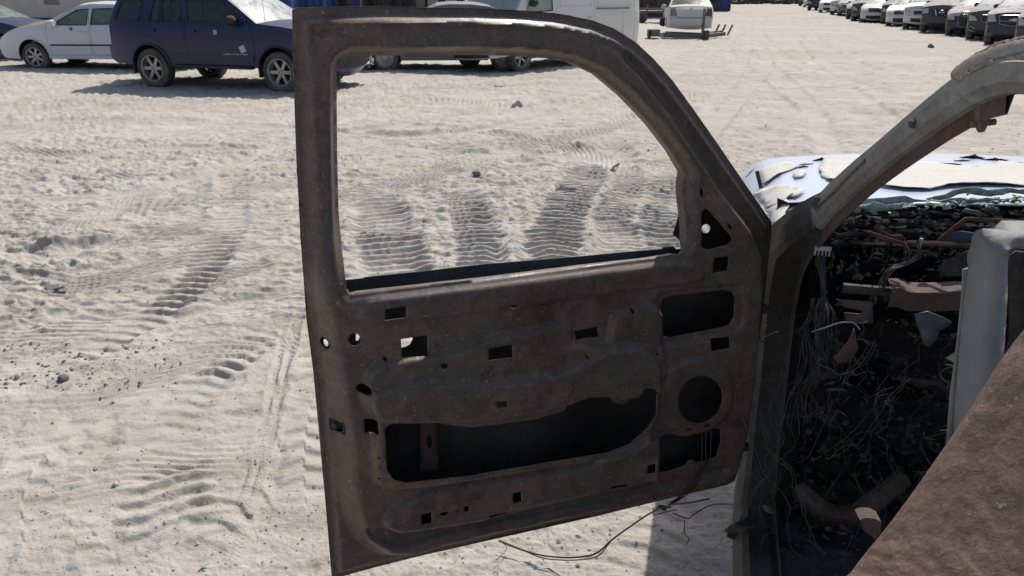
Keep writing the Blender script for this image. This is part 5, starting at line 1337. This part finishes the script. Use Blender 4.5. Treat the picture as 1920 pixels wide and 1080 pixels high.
FL = [
 [(1421, 324), (1440, 314), (1475, 309), (1500, 313), (1480, 321), (1462, 330), (1440, 345), (1430, 352)],
 [(1540, 308), (1556, 298), (1600, 296), (1640, 296), (1622, 318), (1590, 340), (1560, 344), (1540, 334), (1534, 318)],
 [(1411, 366), (1430, 359), (1452, 354), (1478, 352), (1494, 356), (1484, 369), (1472, 382), (1452, 392), (1438, 396)],
 [(1437, 400), (1455, 390), (1476, 380), (1480, 392), (1470, 410), (1456, 428), (1446, 440)],
 [(1690, 312), (1712, 306), (1750, 308), (1800, 314), (1830, 317), (1860, 313), (1872, 305), (1895, 307), (1925, 312), (1990, 325), (1990, 356), (1925, 352), (1850, 351), (1775, 353), (1745, 360), (1690, 358), (1650, 352), (1645, 345), (1668, 328)],
 [(1655, 293), (1700, 290), (1720, 292), (1700, 298), (1665, 300)],
 [(1484, 330), (1500, 322), (1512, 326), (1505, 334), (1490, 338)],
 [(1475, 372), (1490, 362), (1510, 360), (1503, 368), (1490, 374)],
]
rng = random.Random(12)
def flake(px, seed, lift=.0045, curl=.011, wcurl=.022, nm='paint_flake', mat=None):
    pts = [hoodpx(*p) for p in px]; pts = [p for p in pts if p]
    if len(pts) < 3: return
    jag = []
    rg = random.Random(seed)
    for a, b in resample(pts, .022): jag.append((a + rg.uniform(-.0035, .0035), b + rg.uniform(-.0035, .0035)))
    V, F = sheet2d(jag, [], .018, .03)
    d = segdist(V, jag); n = vnoise(V[:, 0] * 12 + seed, V[:, 1] * 12, 90 + seed)
    hgt = lift + np.clip(n + .12, 0, 1) * curl * 1.6 * np.exp(-d / wcurl) + .002 * vnoise(V[:, 0] * 40, V[:, 1] * 40, 91)
    vv = [T(a, b, hoodz(a, b) + h_) for (a, b), h_ in zip(V, hgt)]
    o = mk(nm, vv, orient(vv, F, Vector((0, 0, 1))), mat or m_peel, hood, .7); mm = o.modifiers.new('t', 'SOLIDIFY'); mm.thickness = .0015; mm.offset = 1
for i, p in enumerate(FL): flake(p, i)
def curlp(x, y, w, hgt, seed, ang=0.0):
    p = hoodpx(x, y)
    if not p: return
    rg = random.Random(seed); l, s = p; z = hoodz(l, s); mb = MB(); n = 13
    top = []
    for k in range(n):
        t = k / (n - 1) - .5; ds = t * w * math.cos(ang); dl = t * w * math.sin(ang)
        hh_ = .55 * hgt * rg.uniform(.6, 1) * (1 - abs(t * 1.6)); b = (l + dl + rg.uniform(-.006, .006), s + ds)
        mb.v += [T(b[0], b[1], hoodz(*b) - .001), T(b[0] - .01, b[1], hoodz(*b) + hh_ * .6), T(b[0] - .020 - .004 * rg.random(), b[1] + .003, hoodz(*b) + hh_ + .002)]
    for k in range(n - 1):
        for j in (0, 1): mb.f.append((3 * k + j, 3 * k + 3 + j, 3 * k + 4 + j, 3 * k + 1 + j))
    o = mb.build('paint_curl', m_curl, hood, .5); mm = o.modifiers.new('t', 'SOLIDIFY'); mm.thickness = .0015
for k, (x, y, w, h_, a) in enumerate([(1536, 300, .05, .022, .2), (1820, 296, .07, .030, -.2), (1862, 300, .08, .018, 0), (1800, 301, .05, .01, .3), (1700, 310, .10, .010, .1), (1755, 307, .14, .012, 0), (1825, 314, .12, .010, 0), (1475, 311, .06, .008, .2), (1538, 322, .03, .02, 1.2), (1405, 324, .05, .012, 1), (1462, 310, .05, .01, .2), (1506, 308, .06, .008, .1), (1900, 305, .10, .008, 0), (1500, 313, .05, .012, .3), (1650, 330, .03, .008, 0), (1760, 325, .02, .004, 0), (1800, 326, .02, .004, 0)]): curlp(x, y, w, h_, k, a)
MB().bar(T(.95, .02, 1.10), T(.95, .02, 1.10) + Vector((0, 0, .01)), .01, .01)
pa, pb = tl(1419, 321, .75), tl(1437, 395, .70)
MB().bar(pa, pb, .012, .006, up=TF).build('bonnet_edge_strip', M['char'], truck)
# cowl: dark lip, glass shards of the windshield
grid('cowl', lambda a, b: T(.30 + .12 * a, .02 + 1.68 * b, hoodz(.36, .02 + 1.68 * b) - .035 * (1 - a) + .006 - .012 * a + rough(a, b * 16, .010, 95)), 6, 90, M['char'], truck, .6, .003)
m_gl = mat_simple('crazed_green_glass', (.34, .44, .385), .3, 0, .6, 55, bmp=.6)
def sheet_px(nm, px, l0, mat, par=truck, bend=.01, seed=1, step=.02, th=.004, lfun=None, jag=0):
    pts = [tl(x, y, l0) for x, y in px]; L2 = [(p.dot(TRt), p.z) for p in pts]
    rj = random.Random(seed); L2 = [(a + rj.uniform(-1, 1) * jag, b + rj.uniform(-1, 1) * jag) for a, b in (resample(L2, .018) if jag else L2)]
    V, F = sheet2d(L2, [], step, step); n = vnoise(V[:, 0] * 18 + seed, V[:, 1] * 18, seed)
    vv = [T(l0 + bend * k + (lfun(a, b) if lfun else 0), a, b) for (a, b), k in zip(V, n)]
    o = mk(nm, vv, orient(vv, F, -TF), mat, par, .5)
    if th: mm = o.modifiers.new('t', 'SOLIDIFY'); mm.thickness = th
    return o
for k, px in enumerate([[(1735, 372), (1790, 357), (1850, 352), (1930, 358), (1930, 368), (1850, 364), (1800, 368), (1745, 378)], [(1730, 378), (1800, 370), (1930, 371), (1930, 379), (1800, 379)], [(1612, 377), (1680, 372), (1735, 373), (1740, 379), (1690, 383), (1625, 386)], [(1604, 388), (1640, 380), (1700, 384), (1690, 392), (1610, 394)]]):
    sheet_px('windshield_glass', px, .24 - .05 * k, m_gl, truck, .05, 30 + k, .010, .004, None, .0035)
for k, px in enumerate([[(1594, 400), (1606, 391), (1626, 389), (1640, 397), (1622, 399)], [(1626, 392), (1636, 391), (1647, 402), (1634, 400)], [(1590, 409), (1615, 402), (1652, 406), (1650, 409), (1617, 406)]]):
    sheet_px('glass_shard', px, .12, mat_simple('pale_glass_%d' % k, (.36, .40, .36), .3, 0, .3, 40) if k == 0 else bpy.data.materials['pale_glass_0'], truck, .02, 50 + k, .015, .004)
for px in ([(1803, 396), (1812, 392), (1838, 397), (1850, 405), (1826, 404)], [(1838, 394), (1862, 387), (1875, 396), (1858, 399)]):
    sheet_px('small_plate', px, .10, M['ash'], truck, .01, 57, .012, .003)
# black melted rolls along the cowl
mb = MB(); rg = random.Random(3)
for k in range(3):
    mb.tube(catmull([T(.20 - .03 * k + rg.uniform(-.02, .02), .2 + .16 * i, 1.185 - .02 * k + rg.uniform(-.014, .012) + .035 * math.sin(min(1, i / 9) * math.pi)) for i in range(10)], 5), .009, 6)
mb.build('melted_seal', M['char'], truck)
def scrap(mb, c, r_, R9):
    n = 6; base = len(mb.v)
    mb.v.append(c + R9 @ Vector((0, 0, r_ * rg.uniform(-.1, .5))))
    for q in range(n):
        a = 2 * math.pi * q / n; k = r_ * rg.uniform(.35, 1.5)
        mb.v.append(c + R9 @ Vector((k * math.cos(a), k * .6 * math.sin(a), r_ * rg.uniform(-.4, .4))))
    for q in range(n): mb.f.append((base, base + 1 + q, base + 1 + (q + 1) % n))
mb = MB(); mg = MB()
for k in range(260):
    x, y = rg.uniform(1560, 1930), rg.uniform(392, 478)
    R9 = Matrix.Rotation(rg.uniform(0, 3), 3, 'Z') @ Matrix.Rotation(rg.uniform(-.9, .9), 3, 'X')
    scrap(mb, tl(x, y, rg.uniform(.0, .22)), rg.uniform(.004, .02), R9)
for k in range(130):
    x = rg.uniform(1600, 1930); y = 386 - (x - 1600) * .03 + rg.gauss(0, 6)
    R9 = Matrix.Rotation(rg.uniform(0, 3), 3, 'Z') @ Matrix.Rotation(rg.uniform(-.9, .9), 3, 'X')
    scrap(mg, tl(x, y, rg.uniform(.12, .26)), rg.uniform(.003, .012), R9)
o = mb.build('charred_flakes', M['soot'], truck, 0); o['kind'] = 'stuff'
o = mg.build('glass_crumbs', m_gl, truck, 0); o['kind'] = 'stuff'
# dashboard remains
grid('dash_shell', lambda a, b: T(.30 - .38 * a + rough(a * 3, b * 8, .03, 97), .12 + 1.5 * b, 1.12 - .02 * a - .12 * max(0, a - .8) * 3 + rough(a * 4, b * 12, .05, 98)), 50, 160, M['soot'])
def bpx(nm, pts, l0, r, mat, n=8, flat=None):
    mb = MB().tube([tl(x, y, l0 if not isinstance(l0, list) else l0[i]) for i, (x, y) in enumerate(pts)], r, n); return mb.build(nm, mat, truck, .7)
sheet_px('rusty_bracket', [(1780, 430), (1788, 424), (1812, 408), (1900, 412), (1935, 414), (1935, 420), (1860, 417), (1814, 415), (1798, 426), (1765, 452), (1755, 458), (1752, 455)], -.02, M['rust_red'], truck, .01, 61, .015, .003)
sheet_px('rusty_bracket', [(1616, 431), (1632, 433), (1680, 449), (1705, 455), (1702, 459), (1668, 455), (1640, 445)], -.04, M['rust_red'], truck, .01, 62, .015, .003)
sheet_px('rusty_bracket', [(1654, 433), (1672, 441), (1690, 440), (1700, 448), (1682, 450), (1660, 442)], -.03, M['rust_red'], truck, .01, 63, .015, .003)
bpx('cross_bar', [(1700, 455), (1760, 457), (1830, 462), (1900, 466)], -.05, .006, M['rust_red'], 6)
bpx('cross_bar', [(1580, 540), (1640, 545), (1680, 548)], -.08, .012, M['char'], 8)
mb = MB(); pts = [(1672, 541), (1690, 541), (1706, 548), (1730, 549), (1770, 549), (1800, 547), (1815, 548)]
pts3 = [tl(x, y, -.12) for x, y in pts]; vs = []
for p in pts3: vs += [p, p + TF * .05 + Vector((0, 0, .006)), p + Vector((0, 0, -.045))]
mb.v = vs
for i in range(len(pts3) - 1): mb.f += [(3 * i, 3 * i + 3, 3 * i + 4, 3 * i + 1), (3 * i + 2, 3 * i + 5, 3 * i + 3, 3 * i)]
mb.build('column_support', M['rust_red'], truck, .8)
sheet_px('blue_grey_panel', [(1770, 440), (1800, 432), (1830, 436), (1828, 456), (1765, 455)], .0, mat_simple('scorched_blue', (.05, .075, .11), .7, 0, .3, 20), truck, .03, 64, .02, .003)
sheet_px('scorched_plate', [(1760, 500), (1830, 465), (1832, 515), (1762, 518)], .0, M['char'], truck, .02, 65, .02, .003)
sheet_px('blue_glass_shard', [(1715, 590), (1740, 584), (1770, 596), (1785, 604), (1778, 613), (1762, 620), (1755, 636), (1742, 650), (1732, 646)], -.25, mat_simple('blue_shard', (.06, .085, .10), .4, 0, .2, 20), truck, .01, 66, .02, .003)
for px in ([(1568, 562), (1600, 563), (1636, 566), (1637, 606), (1585, 606), (1583, 586), (1612, 588), (1620, 582), (1580, 575)], ):
    sheet_px('fuse_box', px, -.10, mat_simple('dull_brown_plate', (.11, .085, .075), .75, 0, .2, 20), truck, .01, 67, .02, .004)
sheet_px('pedal_bracket', [(1563, 670), (1590, 640), (1602, 615), (1606, 640), (1610, 650), (1592, 676), (1570, 682)], -.20, M['rust_red'], truck, .02, 68, .015, .004)
bpx('lower_beam', [(1520, 700), (1600, 708), (1700, 714), (1800, 725)], .12, .016, M['rust_door'], 8)
# wire bundles
m_wire = mat_simple('bare_wire', (.075, .072, .066), .7, .0, .4, 30)
def bundle(pts, l0, n, spread, seed, r=.0011, nm='wire_bundle', lj=.02):
    rg = random.Random(seed); mb = MB()
    for k in range(n):
        o = rg.uniform(-1, 1); q = []
        pp = [(x + rg.uniform(-2, 2), y + rg.uniform(-2, 2)) for x, y in resample(pts, 26, False)]
        for i, (x, y) in enumerate(pp):
            ii = min(len(pts) - 1, int(i * len(pts) / len(pp)))
            sp = spread[ii] if isinstance(spread, list) else spread
            q.append(tl(x + o * sp + rg.uniform(-.35, .35) * sp, y + rg.uniform(-.4, .4) * sp, l0 + rg.uniform(-lj, lj)))
        mb.tube(catmull(q, 3), r * rg.uniform(.6, 1.2), 4, False)
    return mb.build(nm, m_wire, truck, 3.2)
bundle([(1722, 452), (1720, 480), (1695, 497), (1668, 505), (1655, 530), (1660, 545)], -.08, 12, [3, 7, 7, 9, 9, 8], 5)
bundle([(1695, 455), (1703, 475), (1695, 492), (1670, 500)], -.07, 4, [3, 4, 4, 6], 6)
bundle([(1543, 478), (1537, 495), (1543, 515), (1545, 560), (1548, 620), (1545, 680), (1540, 720)], -.12, 22, [8, 5, 4, 16, 22, 26, 30], 7)
bundle([(1530, 560), (1515, 620), (1520, 680), (1500, 740), (1490, 790)], -.15, 10, [10, 18, 24, 26, 30], 8)
bundle([(1530, 700), (1510, 730), (1530, 790), (1560, 760), (1545, 690)], -.15, 8, [10, 20, 26, 26, 20], 18)
bundle([(1470, 700), (1450, 760), (1470, 830), (1440, 900), (1400, 960)], -.12, 5, [12, 18, 24, 26, 14], 9)
bundle([(1420, 780), (1440, 850), (1470, 880), (1500, 960), (1530, 1040)], -.35, 3, 30, 10, .0009)
bundle([(1640, 640), (1620, 680), (1590, 700), (1580, 720)], -.2, 4, 10, 11)
bundle([(1700, 720), (1660, 760), (1620, 820), (1560, 860)], -.2, 3, 30, 12)
MB().tube(catmull([tl(1521, 622, -.18), tl(1545, 615, -.18), (tl(1575, 605, -.18)), tl(1600, 605, -.18), tl(1612, 618, -.18)], 6), .0016, 5).build('white_wire', M['bracket'], truck)
mb = MB(); c = tl(1543, 466, -.12); m_conn = mat_simple('white_connector_plastic', (.42, .42, .38), .6)
RT = Matrix((TRt, TF, Vector((0, 0, 1)))).transposed()
mb.box(c, (.034, .008, .009), RT)
for k in range(5): mb.box(c + TRt * (-.015 + .0075 * k) + Vector((0, 0, -.010)), (.003, .006, .014), RT)
mb.build('connector', m_conn, truck, 0)
MB().bar(tl(1728, 447, -.08), tl(1722, 464, -.08), .006, .006).build('wire_clip', m_conn, truck, 0)
# floor litter, ribbed hose, charred clutter
def scrap(mb, c, r_, R9):
    n = 6; base = len(mb.v); ring = []
    mb.v.append(c + R9 @ Vector((0, 0, r_ * rg.uniform(-.1, .5))))
    for q in range(n):
        a = 2 * math.pi * q / n; k = r_ * rg.uniform(.35, 1.5)
        mb.v.append(c + R9 @ Vector((k * math.cos(a), k * .6 * math.sin(a), r_ * rg.uniform(-.4, .4))))
    for q in range(n): mb.f.append((base, base + 1 + q, base + 1 + (q + 1) % n))
rg = random.Random(21); mb = MB()
for k in range(3600):
    l = rg.uniform(-1.4, .25); s = rg.uniform(.13, 1.3); z = .46 + .10 * rg.random() ** 2
    R9 = Matrix.Rotation(rg.uniform(0, 3), 3, 'Z') @ Matrix.Rotation(rg.uniform(-.8, .8), 3, 'X')
    scrap(mb, T(l, s, z), rg.uniform(.003, .012), R9)
o = mb.build('burnt_litter', M['char'], truck, 0); o['kind'] = 'stuff'
mb = MB()
for k in range(2600):
    a, b, s = rg.uniform(-.1, .28), rg.uniform(.5, 1.08), rg.uniform(.17, 1.3)
    R9 = Matrix.Rotation(rg.uniform(0, 3), 3, 'Z') @ Matrix.Rotation(rg.uniform(-1.8, 1.8), 3, 'X')
    scrap(mb, T(a, s, b), rg.uniform(.004, .015), R9)
o = mb.build('dash_wreckage', M['char'], truck, 0); o['kind'] = 'stuff'
mb = MB()
for k in range(70):        # a fine tangle of burnt strands
    x, y = rg.uniform(1400, 1780), rg.uniform(560, 900); l0 = rg.uniform(-.35, .05); q = []
    for j in range(7):
        q.append(tl(x, y, l0)); x += rg.uniform(-30, 26); y += rg.uniform(-14, 40)
    mb.tube(catmull(q, 4), rg.uniform(.0004, .0010), 3, False)
o = mb.build('burnt_strands', m_wire, truck, 3.2); o['kind'] = 'stuff'
hp_ = catmull([tz(1500, 920, .50), tz(1550, 960, .50), tz(1600, 965, .52), tz(1640, 940, .53), tz(1690, 900, .55)], 24)
MB().tube(hp_, [.022 if i % 2 else .027 for i in range(len(hp_))], 8).build('ribbed_hose', M['rust_door'], truck, 0)
MB().lathe([(0, 0), (.02, 0), (.05, .02), (.045, .05), (0, .06)], 'z', tuple(tl(1567, 762, -.2)), 7).build('pale_lump', M['soot'], truck, .3)
crumple('charred_bundle', tz(1400, 990, .42) , .030, M['char'], 44, (1.3, 1, .8), None, 3, .7)
crumple('charred_bundle', tz(1378, 1003, .40), .020, M['char'], 45, (1.3, 1, .8), None, 2, .7)
for px, z, sc in (((1443, 955), .50, .016), ((1440, 870), .5, .012), ((1444, 885), .5, .010)): crumple('pale_flake', tz(*px, z), sc, M['ash'], int(px[0]), (1, 1, .4), None, 2, .8)
# wire trailing over the sill onto the sand
wp = [(1330, 935), (1290, 943), (1250, 948), (1215, 965), (1185, 985), (1150, 1010), (1120, 1036), (1090, 1044), (1050, 1045), (1010, 1040), (970, 1028), (935, 1014)]
zs_ = [.40, .36, .30, .24, .18, .12, .07, .05, .03, .025, .025, .03]
for k in range(2):
    MB().tube(catmull([tz(x + (k * 3 if i > 5 else 0), y + (5 * k if 5 < i < 10 else 0), z) for i, ((x, y), z) in enumerate(zip(wp, zs_))], 6), .0028 if k == 0 else .002, 6).build('trailing_wire', M['dark'], truck)
MB().tube(catmull([tz(1262, 962, .22), tz(1290, 972, .2), (tz(1300, 965, .2)), tz(1330, 948, .25), tz(1360, 945, .3), tz(1385, 948, .4)], 6), .0022, 5).tube(catmull([tz(1225, 952, .25), tz(1226, 965, .22), tz(1240, 962, .22), tz(1270, 955, .25)], 5), .0018, 5).tube(catmull([tz(1284, 975, .1), tz(1284, 1000, .05), tz(1292, 1010, .03), tz(1286, 1022, .02)], 5), .0015, 5).tube(catmull([tz(945, 1020, .03), tz(950, 1030, .02), tz(930, 1050, .015)], 4), .0012, 5).build('trailing_wire', M['dark'], truck)
crumple('wire_knot', tz(1245, 950, .30), .012, M['char'], 48, (1.6, 1, .7), None, 2, .8)

for k, (x, y, l_, r_, sc) in enumerate([(1650, 720, .08, .05, (1.5, .8, .7)), (1740, 500, .08, .035, (2.2, .8, .6)), (1610, 520, .10, .03, (1.8, .8, .7))]):
    crumple('melted_housing', tl(x, y, l_), r_, M['soot'], 200 + k, sc, None, 4, 1.0, 16)
# ---- grey frame standing in the cab
def vpx(x, y, l): return tl(x, y, l)
LQ = -.62
gp = [(1822, 445), (1830, 432), (1845, 428), (1870, 430), (1930, 440), (1938, 441), (1938, 469), (1930, 468), (1905, 467), (1893, 474), (1890, 490), (1889, 560), (1884, 640), (1878, 760), (1868, 860), (1786, 860), (1790, 760), (1800, 640), (1808, 560), (1816, 500)]
pts = [tl(x, y, LQ) for x, y in gp]; L2 = [(p.dot(TRt), p.z) for p in pts]
V, F = sheet2d(L2, [], .012, .012); dd = segdist(V, L2)
vv = [T(LQ - .030 * float(sst(np.array([d_]), 0, .022)[0]) , a, b) for (a, b), d_ in zip(V, dd)]
gf = mk('seat_frame', vv, orient(vv, F, -TF), M['bracket'], truck, .9); mm = gf.modifiers.new('t', 'SOLIDIFY'); mm.thickness = .05; mm.offset = -1
g2 = [(1806, 506), (1817, 503), (1812, 560), (1800, 640), (1790, 760), (1786, 830), (1775, 830), (1782, 740), (1795, 640), (1803, 560)]
pts = [tl(x, y, LQ + .03) for x, y in g2]; L2 = [(p.dot(TRt), p.z) for p in pts]; V, F = sheet2d(L2, [], .02, .02)
vv = [T(LQ + .03, a, b) for a, b in V]; o = mk('side_flange', vv, orient(vv, F, -TF), M['bracket'], gf, .9); mm = o.modifiers.new('t', 'SOLIDIFY'); mm.thickness = .004
g3 = [(1893, 480), (1905, 471), (1925, 473), (1925, 700), (1872, 720), (1893, 640)]
pts = [tl(x, y, LQ + .10) for x, y in g3]; L2 = [(p.dot(TRt), p.z) for p in pts]; hole = [tl(x, y, LQ + .10) for x, y in [(1890, 505), (1899, 505), (1898, 580), (1888, 580)]]
V, F = sheet2d(L2, [], .02, .02); vv = [T(LQ + .10, a, b) for a, b in V]; o = mk('inner_channel', vv, orient(vv, F, -TF), M['char'], gf, .9); mm = o.modifiers.new('t', 'SOLIDIFY'); mm.thickness = .004
# ---- pitted brown sheet in the foreground
RD = .0
def rp(x, y, d):
    r_ = ray(x, y); return Vector((0, 0, H)) + r_ * d - TO
e_px = [(1990, 515), (1920, 601), (1880, 655), (1840, 718), (1800, 780), (1760, 838), (1725, 888), (1690, 936), (1660, 975), (1635, 1005), (1615, 1030), (1598, 1052), (1575, 1070), (1552, 1082), (1500, 1110), (1440, 1150)]
em = catmull([rp(x, y, .50 - .02 * i / 15) for i, (x, y) in enumerate(e_px)], 6)
bk = catmull([rp(x + 420, y + 340, .345) for i, (x, y) in enumerate(e_px)], 6)
mW = len(em); nW = 90; vs = []
for i in range(mW):
    d_ = bk[i] - em[i]; L_d = d_.length; up_ = Vector((0, 0, 1))
    for j in range(nW):
        t = (j / (nW - 1)) ** 1.25; w_ = t * L_d
        rnd_ = .010 * (1 - math.exp(-w_ / .006)) - .010
        dn = .0028 * float(vnoise(np.array([i * .22]), np.array([w_ * 30]), 110)[0]) + .0016 * float(vnoise(np.array([i * .8]), np.array([w_ * 110]), 111)[0]) + .0011 * float(vnoise(np.array([i * 2.1]), np.array([w_ * 260]), 112)[0])
        vs.append(em[i] + d_ * t + up_ * (rnd_ + dn * min(1, j / 4)))
fs = [(i * nW + j, i * nW + j + 1, (i + 1) * nW + j + 1, (i + 1) * nW + j) for i in range(mW - 1) for j in range(nW - 1)]
o = mk('rusted_side_panel', vs, orient(vs, fs, Vector((0, 0, 1))), M['rust_lit'], truck, 3.2); mm = o.modifiers.new('t', 'SOLIDIFY'); mm.thickness = .002
# curled tab under its edge
tv = []
pp0 = [rp(1612, 975, 1.14), rp(1622, 971, 1.14), rp(1640, 972, 1.14), rp(1652, 978, 1.14)]
pp1 = [rp(1618, 992, 1.15), rp(1626, 1000, 1.15), rp(1640, 1010, 1.15), rp(1650, 1015, 1.15)]
mb = MB(); mb.v = [p + Vector((0, .0, 0)) for p in pp0] + pp1 + [p + Vector((0, .02, .004)) for p in pp0]
for i in range(3): mb.f += [(i, i + 1, i + 5, i + 4), (8 + i, 9 + i, i + 1, i)]
mb.build('bent_tab', M['rust_red'], truck, .9)
